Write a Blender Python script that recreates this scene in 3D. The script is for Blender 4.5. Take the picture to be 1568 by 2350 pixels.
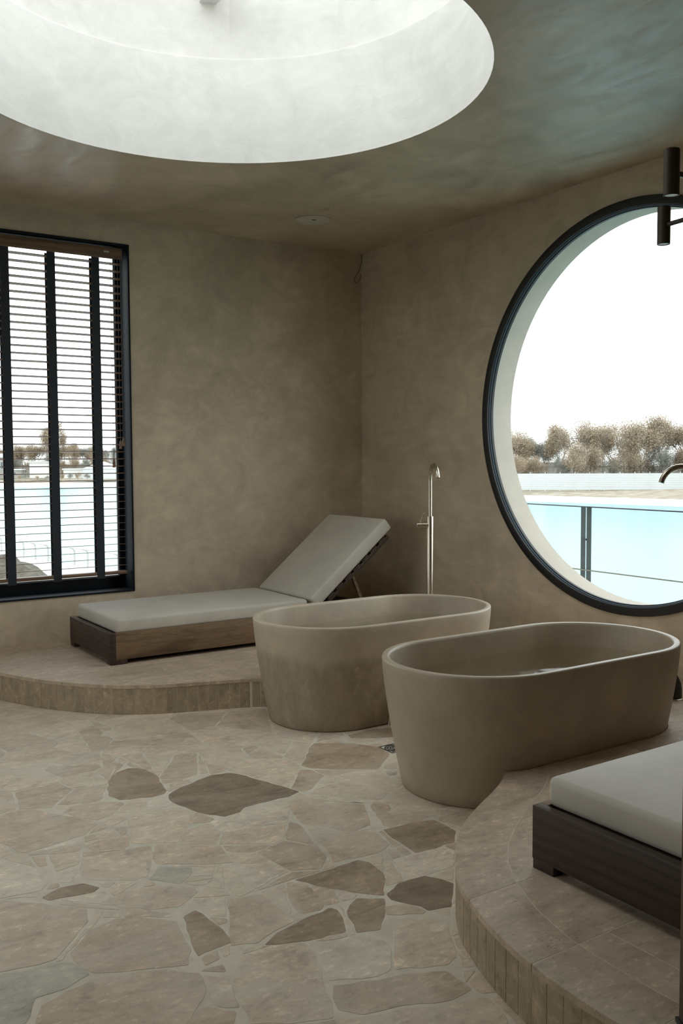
import bpy, bmesh, math, random
from mathutils import Vector, Matrix

for _o in list(bpy.data.objects):
    bpy.data.objects.remove(_o, do_unlink=True)
SC = bpy.context.scene
COL = SC.collection
PI = math.pi

# ------------------------------------------------------------------ camera
CAM_POS = Vector((-4.5933, -6.5451, 1.455))
YAW, PITCH, ROLL = 0.5897, 0.0577, -0.005
_f = Vector((math.sin(YAW)*math.cos(PITCH), math.cos(YAW)*math.cos(PITCH), -math.sin(PITCH)))
_r = Vector((math.cos(YAW), -math.sin(YAW), 0))
_u = _r.cross(_f)
_r2 = _r*math.cos(ROLL) + _u*math.sin(ROLL)
_u2 = -_r*math.sin(ROLL) + _u*math.cos(ROLL)
cam_data = bpy.data.cameras.new('camera')
cam = bpy.data.objects.new('camera', cam_data)
COL.objects.link(cam)
cam.matrix_world = Matrix(((_r2.x, _u2.x, -_f.x, CAM_POS.x), (_r2.y, _u2.y, -_f.y, CAM_POS.y), (_r2.z, _u2.z, -_f.z, CAM_POS.z), (0, 0, 0, 1)))
cam_data.sensor_fit = 'VERTICAL'
cam_data.sensor_height = 36.0
cam_data.sensor_width = 24.0
cam_data.lens = 2125.5/2350*36.0
cam_data.clip_start = 0.05
cam_data.clip_end = 2000
SC.camera = cam

# ------------------------------------------------------------------ sky, exposure
world = bpy.data.worlds.new('overcast_sky')
SC.world = world
world.use_nodes = True
_bg = world.node_tree.nodes['Background']
_bg.inputs['Color'].default_value = (0.945, 0.985, 1.0, 1)
_bg.inputs['Strength'].default_value = 2.3
SC.view_settings.view_transform = 'Standard'
SC.view_settings.look = 'None'
SC.view_settings.gamma = 1.0
SC.view_settings.use_curve_mapping = False
SC.view_settings.exposure = 0.38
SC.cycles.use_denoising = True
SC.cycles.max_bounces = 8
SC.cycles.diffuse_bounces = 5
SC.cycles.glossy_bounces = 3
SC.cycles.adaptive_threshold = 0.075
SC.cycles.transmission_bounces = 4
SC.cycles.transparent_max_bounces = 12
SC.cycles.caustics_reflective = False
SC.cycles.caustics_refractive = False


def portal(name, loc, rot, sx, sy):
    ld = bpy.data.lights.new(name, 'AREA')
    ld.shape = 'RECTANGLE'
    ld.size = sx
    ld.size_y = sy
    ld.cycles.is_portal = True      # guides sampling of the sky through an opening, gives off no light
    lo = bpy.data.objects.new(name, ld)
    lo.location = loc
    lo.rotation_euler = rot
    COL.objects.link(lo)


portal('skylight_portal', (-2.648, -2.659, 4.74), (0, 0, 0), 3.1, 3.1)
portal('round_window_portal', (0.24, -2.792, 1.742), (0, PI/2, 0), 2.45, 2.45)
portal('rectangular_window_portal', (-3.30, 0.23, 1.75), (-PI/2, 0, 0), 2.5, 2.55)
portal('added_window_portal', (-6.54, -2.5, 1.65), (0, -PI/2, 0), 1.7, 2.8)

# ------------------------------------------------------------------ mesh helpers


def finish(name, bm, mat, parent=None, smooth=False, recalc=True):
    if recalc:
        bmesh.ops.recalc_face_normals(bm, faces=bm.faces[:])
    me = bpy.data.meshes.new(name)
    bm.to_mesh(me)
    bm.free()
    if smooth:
        for p in me.polygons:
            p.use_smooth = True
        if smooth is not True:
            me.set_sharp_from_angle(angle=math.radians(smooth))
    if mat:
        me.materials.append(mat)
    o = bpy.data.objects.new(name, me)
    COL.objects.link(o)
    if parent:
        o.parent = parent
    return o


def inst(name, me, parent=None, loc=(0, 0, 0), rot=(0, 0, 0), scale=(1, 1, 1)):
    o = bpy.data.objects.new(name, me)
    o.location = loc
    o.rotation_euler = rot
    o.scale = scale
    COL.objects.link(o)
    if parent:
        o.parent = parent
    return o


def empty(name, loc=(0, 0, 0), rz=0.0):
    o = bpy.data.objects.new(name, None)
    o.empty_display_size = 0.1
    o.location = loc
    o.rotation_euler = (0, 0, rz)
    COL.objects.link(o)
    return o


def tag(o, label=None, cat=None, group=None, kind=None):
    if label:
        o['label'] = label
    if cat:
        o['category'] = cat
    if group:
        o['group'] = group
    if kind:
        o['kind'] = kind
    return o


def copy_tree(o, parent=None):
    c = o.copy()
    COL.objects.link(c)
    if parent:
        c.parent = parent
    for ch in list(o.children):
        copy_tree(ch, c)
    return c


def add_box(bm, x0, x1, y0, y1, z0, z1, bevel=0.0, segs=1):
    vs = [bm.verts.new(p) for p in ((x0, y0, z0), (x1, y0, z0), (x1, y1, z0), (x0, y1, z0), (x0, y0, z1), (x1, y0, z1), (x1, y1, z1), (x0, y1, z1))]
    fs = [bm.faces.new([vs[i] for i in f]) for f in ((0, 3, 2, 1), (4, 5, 6, 7), (0, 1, 5, 4), (1, 2, 6, 5), (2, 3, 7, 6), (3, 0, 4, 7))]
    if bevel:
        es = list({e for f in fs for e in f.edges})
        bmesh.ops.bevel(bm, geom=es, offset=bevel, segments=segs, profile=0.5, affect='EDGES')
    return vs


def box(name, x0, x1, y0, y1, z0, z1, mat, parent=None, bevel=0.003, segs=2):
    bm = bmesh.new()
    add_box(bm, x0, x1, y0, y1, z0, z1, bevel, segs)
    return finish(name, bm, mat, parent, smooth=30 if bevel else False)


def add_prism(bm, poly, z0, z1, bev=0.0):
    """Upright prism on a plan polygon; bev cuts the upper edge."""
    n = len(poly)
    a = sum(poly[i][0]*poly[(i+1) % n][1]-poly[(i+1) % n][0]*poly[i][1] for i in range(n))
    if a < 0:
        poly = poly[::-1]
    lo = [bm.verts.new((x, y, z0)) for x, y in poly]
    if bev:
        mid = [bm.verts.new((x, y, z1-bev)) for x, y in poly]
        ins = inset_poly(poly, bev)
        hi = [bm.verts.new((x, y, z1)) for x, y in ins]
        rings = [lo, mid, hi]
    else:
        hi = [bm.verts.new((x, y, z1)) for x, y in poly]
        rings = [lo, hi]
    for a_, b_ in zip(rings, rings[1:]):
        for i in range(n):
            bm.faces.new((a_[i], a_[(i+1) % n], b_[(i+1) % n], b_[i]))
    bm.faces.new(rings[-1])
    bm.faces.new(lo[::-1])


def area(poly):
    n = len(poly)
    return 0.5*sum(poly[i][0]*poly[(i+1) % n][1]-poly[(i+1) % n][0]*poly[i][1] for i in range(n))


def inset_poly(poly, d):
    """Shift each edge inwards by d (counter-clockwise polygon), mitred and clamped."""
    n = len(poly)
    out = []
    for i in range(n):
        p0, p1, p2 = poly[i-1], poly[i], poly[(i+1) % n]
        e1 = Vector((p1[0]-p0[0], p1[1]-p0[1]))
        e2 = Vector((p2[0]-p1[0], p2[1]-p1[1]))
        if e1.length < 1e-7 or e2.length < 1e-7:
            out.append(p1)
            continue
        n1 = Vector((-e1.y, e1.x)).normalized()
        n2 = Vector((-e2.y, e2.x)).normalized()
        b = n1+n2
        if b.length < 1e-4:
            b = n1
        b.normalize()
        k = d/max(0.45, b.dot(n1))
        out.append((p1[0]+b.x*k, p1[1]+b.y*k))
    return out


def clip_half(poly, px, py, nx, ny):
    """Keep the side of the polygon where (p - P).n >= 0."""
    out = []
    n = len(poly)
    for i in range(n):
        a, b = poly[i], poly[(i+1) % n]
        da = (a[0]-px)*nx+(a[1]-py)*ny
        db = (b[0]-px)*nx+(b[1]-py)*ny
        if da >= 0:
            out.append(a)
        if (da >= 0) != (db >= 0):
            t = da/(da-db)
            out.append((a[0]+(b[0]-a[0])*t, a[1]+(b[1]-a[1])*t))
    return out


def dedupe(poly, eps=1e-4):
    out = []
    for p in poly:
        if not out or abs(p[0]-out[-1][0])+abs(p[1]-out[-1][1]) > eps:
            out.append(p)
    while len(out) > 2 and abs(out[0][0]-out[-1][0])+abs(out[0][1]-out[-1][1]) <= eps:
        out.pop()
    return out


def clean(poly, eps=0.004):
    """Drop near-duplicate points and back-and-forth spikes."""
    poly = dedupe(poly, eps)
    go = True
    while go and len(poly) > 3:
        go = False
        for i in range(len(poly)):
            a, b, c = poly[i-1], poly[i], poly[(i+1) % len(poly)]
            e1 = Vector((b[0]-a[0], b[1]-a[1]))
            e2 = Vector((c[0]-b[0], c[1]-b[1]))
            if e1.length < eps or e2.length < eps or e1.normalized().dot(e2.normalized()) < -0.985:
                poly = poly[:i]+poly[i+1:]
                go = True
                break
    return poly


def hull(pts):
    pts = sorted(set(map(tuple, pts)))

    def half(ps):
        h = []
        for p in ps:
            while len(h) >= 2 and (h[-1][0]-h[-2][0])*(p[1]-h[-2][1])-(h[-1][1]-h[-2][1])*(p[0]-h[-2][0]) <= 0:
                h.pop()
            h.append(p)
        return h
    a = half(pts)
    b = half(pts[::-1])
    return a[:-1]+b[:-1]


def in_poly(p, poly):
    c = False
    n = len(poly)
    for i in range(n):
        a, b = poly[i], poly[i-1]
        if (a[1] > p[1]) != (b[1] > p[1]) and p[0] < (b[0]-a[0])*(p[1]-a[1])/(b[1]-a[1])+a[0]:
            c = not c
    return c


def catmull(pts, per=6):
    out = []
    P = [pts[0]]+list(pts)+[pts[-1]]
    for i in range(1, len(P)-2):
        p0, p1, p2, p3 = [Vector(q) for q in P[i-1:i+3]]
        for k in range(per):
            t = k/per
            q = 0.5*((2*p1)+(-p0+p2)*t+(2*p0-5*p1+4*p2-p3)*t*t+(-p0+3*p1-3*p2+p3)*t*t*t)
            out.append(tuple(q))
    out.append(tuple(P[-2]))
    return out


def add_tube(bm, path, rad, seg=12, cap=True):
    """Round bar swept along a path of points; rad is a number or a list."""
    path = [Vector(p) for p in path]
    n = len(path)
    rads = rad if isinstance(rad, (list, tuple)) else [rad]*n
    t0 = (path[1]-path[0]).normalized()
    ref = Vector((0, 0, 1)) if abs(t0.z) < 0.9 else Vector((1, 0, 0))
    side = t0.cross(ref).normalized()
    rings = []
    for i, p in enumerate(path):
        t = (path[min(i+1, n-1)]-path[max(i-1, 0)]).normalized()
        side = (side-t*side.dot(t)).normalized()
        up = t.cross(side)
        rings.append([bm.verts.new(p+(side*math.cos(2*PI*k/seg)+up*math.sin(2*PI*k/seg))*rads[i]) for k in range(seg)])
    for a, b in zip(rings, rings[1:]):
        for k in range(seg):
            bm.faces.new((a[k], a[(k+1) % seg], b[(k+1) % seg], b[k]))
    if cap:
        bm.faces.new(rings[0][::-1])
        bm.faces.new(rings[-1])


def tube(name, path, rad, mat, parent=None, seg=12):
    bm = bmesh.new()
    add_tube(bm, path, rad, seg)
    return finish(name, bm, mat, parent, smooth=40)


def add_lathe(bm, prof, seg=48, axis='z', c=(0, 0, 0), closed=False):
    """Revolve (radius, height) pairs around an axis through c."""
    rings = []
    for r, h in prof:
        ring = []
        for k in range(seg):
            a = 2*PI*k/seg
            if axis == 'z':
                p = (c[0]+r*math.cos(a), c[1]+r*math.sin(a), c[2]+h)
            else:
                p = (c[0]+h, c[1]+r*math.cos(a), c[2]+r*math.sin(a))
            ring.append(bm.verts.new(p))
        rings.append(ring)
    pairs = list(zip(rings, rings[1:]))
    if closed:
        pairs.append((rings[-1], rings[0]))
    for a, b in pairs:
        for k in range(seg):
            bm.faces.new((a[k], a[(k+1) % seg], b[(k+1) % seg], b[k]))
    return rings


def lathe(name, prof, mat, parent=None, seg=48, axis='z', c=(0, 0, 0), closed=False, cap=False, smooth=40):
    bm = bmesh.new()
    rings = add_lathe(bm, prof, seg, axis, c, closed)
    if cap:
        bm.faces.new(rings[0][::-1])
        bm.faces.new(rings[-1])
    return finish(name, bm, mat, parent, smooth=smooth)


# ------------------------------------------------------------------ materials
class NT:
    def __init__(self, name):
        self.m = bpy.data.materials.new(name)
        self.m.use_nodes = True
        self.t = self.m.node_tree
        self.b = self.t.nodes['Principled BSDF']
        self.out = self.t.nodes['Material Output']
        self.co = self.n('ShaderNodeTexCoord')

    def n(self, typ, **kw):
        nd = self.t.nodes.new(typ)
        for k, v in kw.items():
            setattr(nd, k, v)
        return nd

    def l(self, a, b):
        self.t.links.new(a, b)

    def mapping(self, scale=(1, 1, 1), rot=(0, 0, 0), src=None):
        mp = self.n('ShaderNodeMapping')
        mp.inputs['Scale'].default_value = scale
        mp.inputs['Rotation'].default_value = rot
        self.l(src or self.co.outputs['Object'], mp.inputs['Vector'])
        return mp.outputs['Vector']

    def noise(self, vec, scale, detail=4, rough=0.55, dist=0.0):
        nd = self.n('ShaderNodeTexNoise')
        nd.inputs['Scale'].default_value = scale
        nd.inputs['Detail'].default_value = detail
        nd.inputs['Roughness'].default_value = rough
        nd.inputs['Distortion'].default_value = dist
        self.l(vec, nd.inputs['Vector'])
        return nd.outputs['Fac']

    def ramp(self, fac, stops):
        r = self.n('ShaderNodeValToRGB')
        while len(r.color_ramp.elements) < len(stops):
            r.color_ramp.elements.new(0.5)
        for e, (p, c) in zip(r.color_ramp.elements, stops):
            e.position = p
            e.color = (c[0], c[1], c[2], 1) if not isinstance(c, (int, float)) else (c, c, c, 1)
        self.l(fac, r.inputs['Fac'])
        return r.outputs['Color']

    def mix(self, fac, a, b, mode='MIX'):
        m = self.n('ShaderNodeMix', data_type='RGBA', blend_type=mode)
        if isinstance(fac, (int, float)):
            m.inputs[0].default_value = fac
        else:
            self.l(fac, m.inputs[0])
        for s, v in ((m.inputs[6], a), (m.inputs[7], b)):
            if isinstance(v, (tuple, list)):
                s.default_value = (v[0], v[1], v[2], 1)
            else:
                self.l(v, s)
        return m.outputs[2]

    def mathn(self, op, a, b=None):
        m = self.n('ShaderNodeMath', operation=op)
        for s, v in zip(m.inputs, (a, b)):
            if v is None:
                continue
            if isinstance(v, (int, float)):
                s.default_value = v
            else:
                self.l(v, s)
        return m.outputs[0]

    def bump(self, h, strength=0.2, dist=0.01):
        b = self.n('ShaderNodeBump')
        b.inputs['Strength'].default_value = strength
        b.inputs['Distance'].default_value = dist
        self.l(h, b.inputs['Height'])
        self.l(b.outputs['Normal'], self.b.inputs['Normal'])

    def color(self, c):
        if isinstance(c, (tuple, list)):
            self.b.inputs['Base Color'].default_value = (c[0], c[1], c[2], 1)
        else:
            self.l(c, self.b.inputs['Base Color'])

    def set(self, **kw):
        for k, v in kw.items():
            self.b.inputs[k.replace('_', ' ')].default_value = v


def mul(c, k):
    return (c[0]*k, c[1]*k, c[2]*k)


def plaster(name, base, amount=0.16, rough=0.6, spec=0.3, scale=1.0, gloss_var=0.05, bump=0.22):
    """Hand-trowelled lime plaster: broad clouds, trowel sweeps and faint pores."""
    m = NT(name)
    v = m.mapping((scale, scale, scale))
    big = m.noise(v, 0.9, 4, 0.6, 0.6)
    mid = m.noise(v, 3.2, 5, 0.65, 1.2)
    sweep = m.noise(m.mapping((2.2*scale, 0.9*scale, 3.4*scale), (0.5, 0.3, 0.6)), 2.4, 5, 0.6, 1.6)
    fine = m.noise(v, 60, 4, 0.6)
    a = amount
    c1 = m.ramp(big, [(0.32, mul(base, 1-a)), (0.52, base), (0.70, mul(base, 1+a*0.9))])
    c2 = m.ramp(mid, [(0.34, 1-a*0.8), (0.50, 1.0), (0.68, 1+a*0.55)])
    c3 = m.ramp(sweep, [(0.36, 1-a*0.45), (0.52, 1.0), (0.66, 1+a*0.5)])
    col = m.mix(1.0, c1, c2, 'MULTIPLY')
    col = m.mix(1.0, col, c3, 'MULTIPLY')
    m.color(col)
    m.l(m.mathn('ADD', m.mathn('MULTIPLY', sweep, gloss_var*6), rough-gloss_var*3), m.b.inputs['Roughness'])
    m.set(Specular_IOR_Level=spec)
    h = m.mathn('ADD', m.mathn('MULTIPLY', mid, 0.8), m.mathn('MULTIPLY', fine, 0.12))
    m.bump(h, bump, 0.012)
    return m.m


def travertine(name, base, dark, var=0.10, pits=0.5, rough=0.55, band=(1.2, 5.0, 1.0), haze=None):
    m = NT(name)
    oi = m.n('ShaderNodeObjectInfo')
    off = m.n('ShaderNodeVectorMath', operation='ADD')
    sc = m.n('ShaderNodeVectorMath', operation='SCALE')
    cmb = m.n('ShaderNodeCombineXYZ')
    for i in range(3):
        m.l(oi.outputs['Random'], cmb.inputs[i])
    m.l(cmb.outputs[0], sc.inputs[0])
    sc.inputs['Scale'].default_value = 37.0
    m.l(m.co.outputs['Object'], off.inputs[0])
    m.l(sc.outputs[0], off.inputs[1])
    src = off.outputs[0]
    v = m.mapping((1, 1, 1), src=src)
    bands = m.noise(m.mapping(band, (0, 0, 0.35), src=src), 2.6, 6, 0.68, 0.5)
    cloud = m.noise(v, 9.0, 6, 0.74, 0.5)
    fleck = m.noise(m.mapping((1.0, 1.9, 1.0), (0, 0, 0.35), src=src), 26.0, 4, 0.62, 0.3)
    fine = m.noise(v, 85, 3, 0.6)
    c1 = m.ramp(bands, [(0.30, dark), (0.46, mul(base, 0.97)), (0.60, mul(base, 1.04)), (0.74, mul(base, 1.18))])
    c2 = m.ramp(cloud, [(0.30, 0.68), (0.44, 0.94), (0.56, 1.02), (0.72, 1.28)])
    col = m.mix(1.0, c1, c2, 'MULTIPLY')
    c3 = m.ramp(fleck, [(0.30, 0.74), (0.44, 1.0), (0.57, 1.0), (0.66, 1.32)])
    col = m.mix(0.85, col, m.mix(1.0, col, c3, 'MULTIPLY'))
    tint = m.ramp(oi.outputs['Random'], [(0.0, 1-var), (0.5, 1.0), (1.0, 1+var)])
    col = m.mix(1.0, col, tint, 'MULTIPLY')
    if haze:
        # smeared grout left on the faces, running on across neighbouring stones
        geo = m.n('ShaderNodeNewGeometry')
        hz = m.noise(m.mapping((1.0, 1.0, 1.0), src=geo.outputs['Position']), 2.6, 6, 0.7, 0.6)
        col = m.mix(m.mathn('MULTIPLY', m.ramp(hz, [(0.42, 0.0), (0.66, 1.0)]), haze), col, (0.70, 0.635, 0.53))
    pit = m.noise(m.mapping((1, 2.2, 1), src=src), 95, 2, 0.5)
    cl = m.noise(v, 5.0, 3, 0.5)
    msk = m.mathn('MULTIPLY', m.ramp(pit, [(0.66, 0.0), (0.72, 1.0)]), m.ramp(cl, [(0.48, 0.0), (0.62, 1.0)]))
    msk = m.mathn('MULTIPLY', msk, pits)
    col = m.mix(msk, col, mul(dark, 0.35))
    m.color(col)
    m.l(m.mathn('ADD', m.mathn('MULTIPLY', cloud, 0.3), rough-0.12), m.b.inputs['Roughness'])
    m.set(Specular_IOR_Level=0.35)
    h = m.mathn('SUBTRACT', m.mathn('ADD', m.mathn('MULTIPLY', cloud, 0.7), m.mathn('MULTIPLY', fine, 0.2)), m.mathn('MULTIPLY', msk, 0.8))
    m.bump(h, 0.3, 0.006)
    return m.m


def wood(name, base, dark, axis='x', rough=0.5):
    m = NT(name)
    sc = (0.9, 9, 9) if axis == 'x' else ((9, 0.9, 9) if axis == 'y' else (9, 9, 0.9))
    v = m.mapping(sc)
    g = m.noise(v, 2.2, 7, 0.62, 1.4)
    w = m.n('ShaderNodeTexWave', wave_type='RINGS', rings_direction='X' if axis == 'x' else 'Y')
    w.inputs['Scale'].default_value = 1.6
    w.inputs['Distortion'].default_value = 7.0
    w.inputs['Detail'].default_value = 4
    m.l(m.mapping(tuple(s*0.6 for s in sc)), w.inputs['Vector'])
    fine = m.noise(m.mapping(tuple(s*5 for s in sc)), 3, 3, 0.5)
    c = m.ramp(g, [(0.30, dark), (0.5, base), (0.72, mul(base, 1.25))])
    c = m.mix(0.55, c, m.ramp(w.outputs['Fac'], [(0.0, mul(dark, 0.9)), (0.35, base), (1.0, mul(base, 1.2))]))
    c = m.mix(1.0, c, m.ramp(fine, [(0.35, 0.82), (0.6, 1.06)]), 'MULTIPLY')
    m.color(c)
    m.set(Roughness=rough, Specular_IOR_Level=0.4)
    m.bump(m.mathn('ADD', g, fine), 0.12, 0.003)
    return m.m


def plain(name, c, rough=0.5, metal=0.0, spec=0.5, var=0.08, vs=12.0, bump=0.05):
    m = NT(name)
    n1 = m.noise(m.mapping(), vs, 4, 0.55)
    m.color(m.ramp(n1, [(0.3, mul(c, 1-var)), (0.7, mul(c, 1+var))]))
    m.set(Roughness=rough, Metallic=metal, Specular_IOR_Level=spec)
    if bump:
        m.bump(n1, bump, 0.002)
    return m.m


def brushed(name, c, rough=0.3):
    m = NT(name)
    n1 = m.noise(m.mapping((60, 60, 1.5)), 6, 3, 0.5)
    m.color(m.ramp(n1, [(0.3, mul(c, 0.9)), (0.7, mul(c, 1.08))]))
    m.l(m.mathn('ADD', m.mathn('MULTIPLY', n1, 0.14), rough-0.07), m.b.inputs['Roughness'])
    m.set(Metallic=1.0)
    return m.m


def fabric(name, c):
    m = NT(name)
    v = m.mapping()
    weave = m.n('ShaderNodeTexMagic', turbulence_depth=1)
    weave.inputs['Scale'].default_value = 240
    m.l(v, weave.inputs['Vector'])
    cloud = m.noise(v, 4, 4, 0.6, 0.4)
    m.color(m.ramp(cloud, [(0.32, mul(c, 0.93)), (0.68, mul(c, 1.05))]))
    m.set(Roughness=0.62, Specular_IOR_Level=0.35, Sheen_Weight=0.15)
    wr = m.noise(m.mapping((1.5, 6, 2)), 3, 4, 0.6, 0.8)
    m.bump(m.mathn('ADD', m.mathn('MULTIPLY', weave.outputs['Fac'], 0.04), m.mathn('MULTIPLY', wr, 0.6)), 0.22, 0.012)
    return m.m


def glass(name, tint=(0.97, 0.99, 0.985)):
    """Flat pane: lets the view through and mirrors a little, more at grazing angles."""
    m = NT(name)
    m.t.nodes.remove(m.b)
    tr = m.n('ShaderNodeBsdfTransparent')
    tr.inputs['Color'].default_value = (*tint, 1)
    gl = m.n('ShaderNodeBsdfGlossy')
    gl.inputs['Roughness'].default_value = 0.01
    lw = m.n('ShaderNodeLayerWeight')
    lw.inputs['Blend'].default_value = 0.5
    fr = m.mathn('ADD', m.mathn('MULTIPLY', m.mathn('POWER', lw.outputs['Facing'], 5.0), 0.6), 0.008)
    mx = m.n('ShaderNodeMixShader')
    m.l(fr, mx.inputs[0])
    m.l(tr.outputs[0], mx.inputs[1])
    m.l(gl.outputs[0], mx.inputs[2])
    m.l(mx.outputs[0], m.out.inputs['Surface'])
    return m.m


def still_water(name, tint):
    m = NT(name)
    m.t.nodes.remove(m.b)
    tr = m.n('ShaderNodeBsdfTransparent')
    tr.inputs['Color'].default_value = (*tint, 1)
    gl = m.n('ShaderNodeBsdfGlossy')
    gl.inputs['Roughness'].default_value = 0.03
    bp = m.n('ShaderNodeBump')
    bp.inputs['Strength'].default_value = 0.04
    bp.inputs['Distance'].default_value = 0.01
    m.l(m.noise(m.mapping(), 6, 2, 0.5), bp.inputs['Height'])
    fr = m.n('ShaderNodeFresnel')
    fr.inputs['IOR'].default_value = 1.33
    m.l(bp.outputs[0], gl.inputs['Normal'])
    mx = m.n('ShaderNodeMixShader')
    m.l(m.mathn('MULTIPLY', fr.outputs[0], 0.12), mx.inputs[0])
    m.l(tr.outputs[0], mx.inputs[1])
    m.l(gl.outputs[0], mx.inputs[2])
    m.l(mx.outputs[0], m.out.inputs['Surface'])
    return m.m


def tub_mat(name, base, stain=None):
    m = NT(name)
    v = m.mapping()
    big = m.noise(v, 2.0, 6, 0.62, 0.8)
    mid = m.noise(v, 7.0, 6, 0.65, 0.6)
    c = m.ramp(big, [(0.32, mul(base, 0.90)), (0.5, base), (0.68, mul(base, 1.09))])
    c = m.mix(1.0, c, m.ramp(mid, [(0.34, 0.93), (0.66, 1.06)]), 'MULTIPLY')
    if stain:
        # the damp lower part with its ragged tide line and lime runs
        sep = m.n('ShaderNodeSeparateXYZ')
        m.l(m.co.outputs['Object'], sep.inputs[0])
        edge = m.noise(m.mapping((1, 1, 0.25)), 5.0, 5, 0.6)
        lim = m.mathn('ADD', m.mathn('MULTIPLY', edge, 0.10), stain)
        d = m.mathn('SUBTRACT', lim, sep.outputs['Z'])
        msk = m.ramp(d, [(0.0, 0.0), (0.055, 1.0)])
        runs = m.noise(m.mapping((4.5, 4.5, 2.2)), 3.2, 7, 0.66, 0.6)
        damp = m.mix(1.0, c, m.ramp(runs, [(0.34, (0.62, 0.60, 0.56)), (0.52, (0.72, 0.70, 0.66)), (0.70, (0.86, 0.84, 0.80))]), 'MULTIPLY')
        c = m.mix(msk, c, damp)
        sp = m.noise(m.mapping((1, 1, 0.4)), 70, 2, 0.5)
        reg = m.ramp(m.noise(v, 4.0, 3, 0.5), [(0.5, 0.0), (0.62, 1.0)])
        spm = m.mathn('MULTIPLY', m.mathn('MULTIPLY', m.ramp(sp, [(0.68, 0.0), (0.74, 1.0)]), msk), reg)
        c = m.mix(m.mathn('MULTIPLY', spm, 0.5), c, mul(base, 1.25))
    m.color(c)
    m.set(Roughness=0.44, Specular_IOR_Level=0.5)
    m.bump(m.mathn('ADD', mid, m.mathn('MULTIPLY', m.noise(v, 120, 2, 0.5), 0.3)), 0.08, 0.004)
    return m.m


def leafy(name, c, var=0.3):
    m = NT(name)
    n1 = m.noise(m.mapping(), 1.5, 3, 0.6)
    m.color(m.ramp(n1, [(0.3, mul(c, 1-var)), (0.7, mul(c, 1+var))]))
    m.set(Roughness=0.9, Specular_IOR_Level=0.1)
    return m.m


M = {}
M['wall'] = plaster('warm_lime_plaster', (0.605, 0.498, 0.368), 0.15, 0.62, 0.25)
M['ceiling'] = plaster('polished_ceiling_plaster', (0.56, 0.465, 0.345), 0.20, 0.41, 0.60, 0.8, 0.11, 0.10)
M['well'] = plaster('white_skylight_plaster', (0.74, 0.725, 0.685), 0.07, 0.7, 0.2)
M['reveal'] = plaster('grey_render', (0.54, 0.49, 0.42), 0.06, 0.75, 0.2)
M['grout'] = plaster('pale_sandy_grout', (0.71, 0.645, 0.535), 0.10, 0.75, 0.2, 3.0)
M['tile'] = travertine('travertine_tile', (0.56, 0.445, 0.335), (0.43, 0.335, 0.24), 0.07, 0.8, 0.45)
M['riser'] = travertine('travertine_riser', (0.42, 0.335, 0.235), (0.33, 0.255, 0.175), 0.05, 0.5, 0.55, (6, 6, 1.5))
M['stone_b'] = travertine('beige_stone', (0.69, 0.565, 0.43), (0.56, 0.445, 0.33), 0.06, 0.4, 0.55, haze=0.7)
M['stone_t'] = travertine('tan_stone', (0.61, 0.485, 0.36), (0.47, 0.365, 0.26), 0.07, 0.5, 0.55, haze=0.55)
M['stone_d'] = travertine('dark_brown_stone', (0.40, 0.30, 0.205), (0.26, 0.195, 0.13), 0.08, 0.6, 0.55, haze=0.25)
M['stone_D'] = travertine('deep_brown_stone', (0.29, 0.22, 0.15), (0.165, 0.125, 0.085), 0.08, 0.6, 0.55, haze=0.15)
M['stone_g'] = travertine('grey_green_stone', (0.55, 0.50, 0.41), (0.45, 0.41, 0.335), 0.06, 0.3, 0.55, haze=0.4)
M['stone_c'] = travertine('cream_stone', (0.74, 0.635, 0.51), (0.64, 0.535, 0.42), 0.05, 0.3, 0.55, haze=0.5)
M['tub'] = tub_mat('cast_stone', (0.45, 0.375, 0.28))
M['tub_damp'] = tub_mat('cast_stone_damp', (0.54, 0.455, 0.35), 0.375)
M['water'] = still_water('bath_water', (0.93, 0.93, 0.89))
M['wood'] = wood('walnut_board', (0.21, 0.135, 0.078), (0.09, 0.055, 0.032), 'x')
M['wood_y'] = wood('dark_walnut_board', (0.055, 0.033, 0.022), (0.026, 0.017, 0.012), 'y')
M['wood_z'] = wood('dark_wood_panel', (0.10, 0.062, 0.040), (0.05, 0.03, 0.02), 'z')
M['blind'] = wood('blind_wood', (0.20, 0.115, 0.066), (0.13, 0.075, 0.043), 'x', 0.45)
M['fabric'] = fabric('pale_grey_fabric', (0.60, 0.56, 0.485))
M['frame'] = plain('black_frame', (0.012, 0.013, 0.015), 0.42, 0.0, 0.5)
M['navy'] = plain('navy_frame', (0.008, 0.0105, 0.0145), 0.6, 0.0, 0.2)
M['tape'] = fabric('navy_ladder_tape', (0.022, 0.027, 0.037))
M['nickel'] = brushed('brushed_bronze_nickel', (0.62, 0.55, 0.45), 0.28)
M['steel'] = brushed('drain_steel', (0.30, 0.32, 0.32), 0.35)
M['black'] = plain('black_plastic', (0.010, 0.010, 0.010), 0.35)
M['white'] = plain('white_paint', (0.62, 0.63, 0.61), 0.5, var=0.03)
M['lens'] = plain('frosted_lens', (0.75, 0.76, 0.74), 0.4, var=0.03)
M['lamp'] = plain('dark_bronze_lamp', (0.055, 0.038, 0.026), 0.4, 0.3)
M['glass'] = glass('window_glass')
M['tinted'] = glass('tinted_rooflight_glass', (0.96, 0.97, 0.97))
M['rail'] = plain('blue_grey_steel', (0.09, 0.135, 0.18), 0.5, 0.1)
M['gasket'] = plain('grey_gasket', (0.30, 0.31, 0.30), 0.5)

# ------------------------------------------------------------------ room shell
X0, Y0, ZC = -6.3, -9.0, 3.188          # room corner behind the camera, ceiling height
RW_Y, RW_Z, RW_R = -2.792, 1.742, 1.207  # round opening in the right wall
WT = 0.22                               # wall thickness
SKY = (-2.648, -2.659)
SKY_R = 1.231


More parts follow.
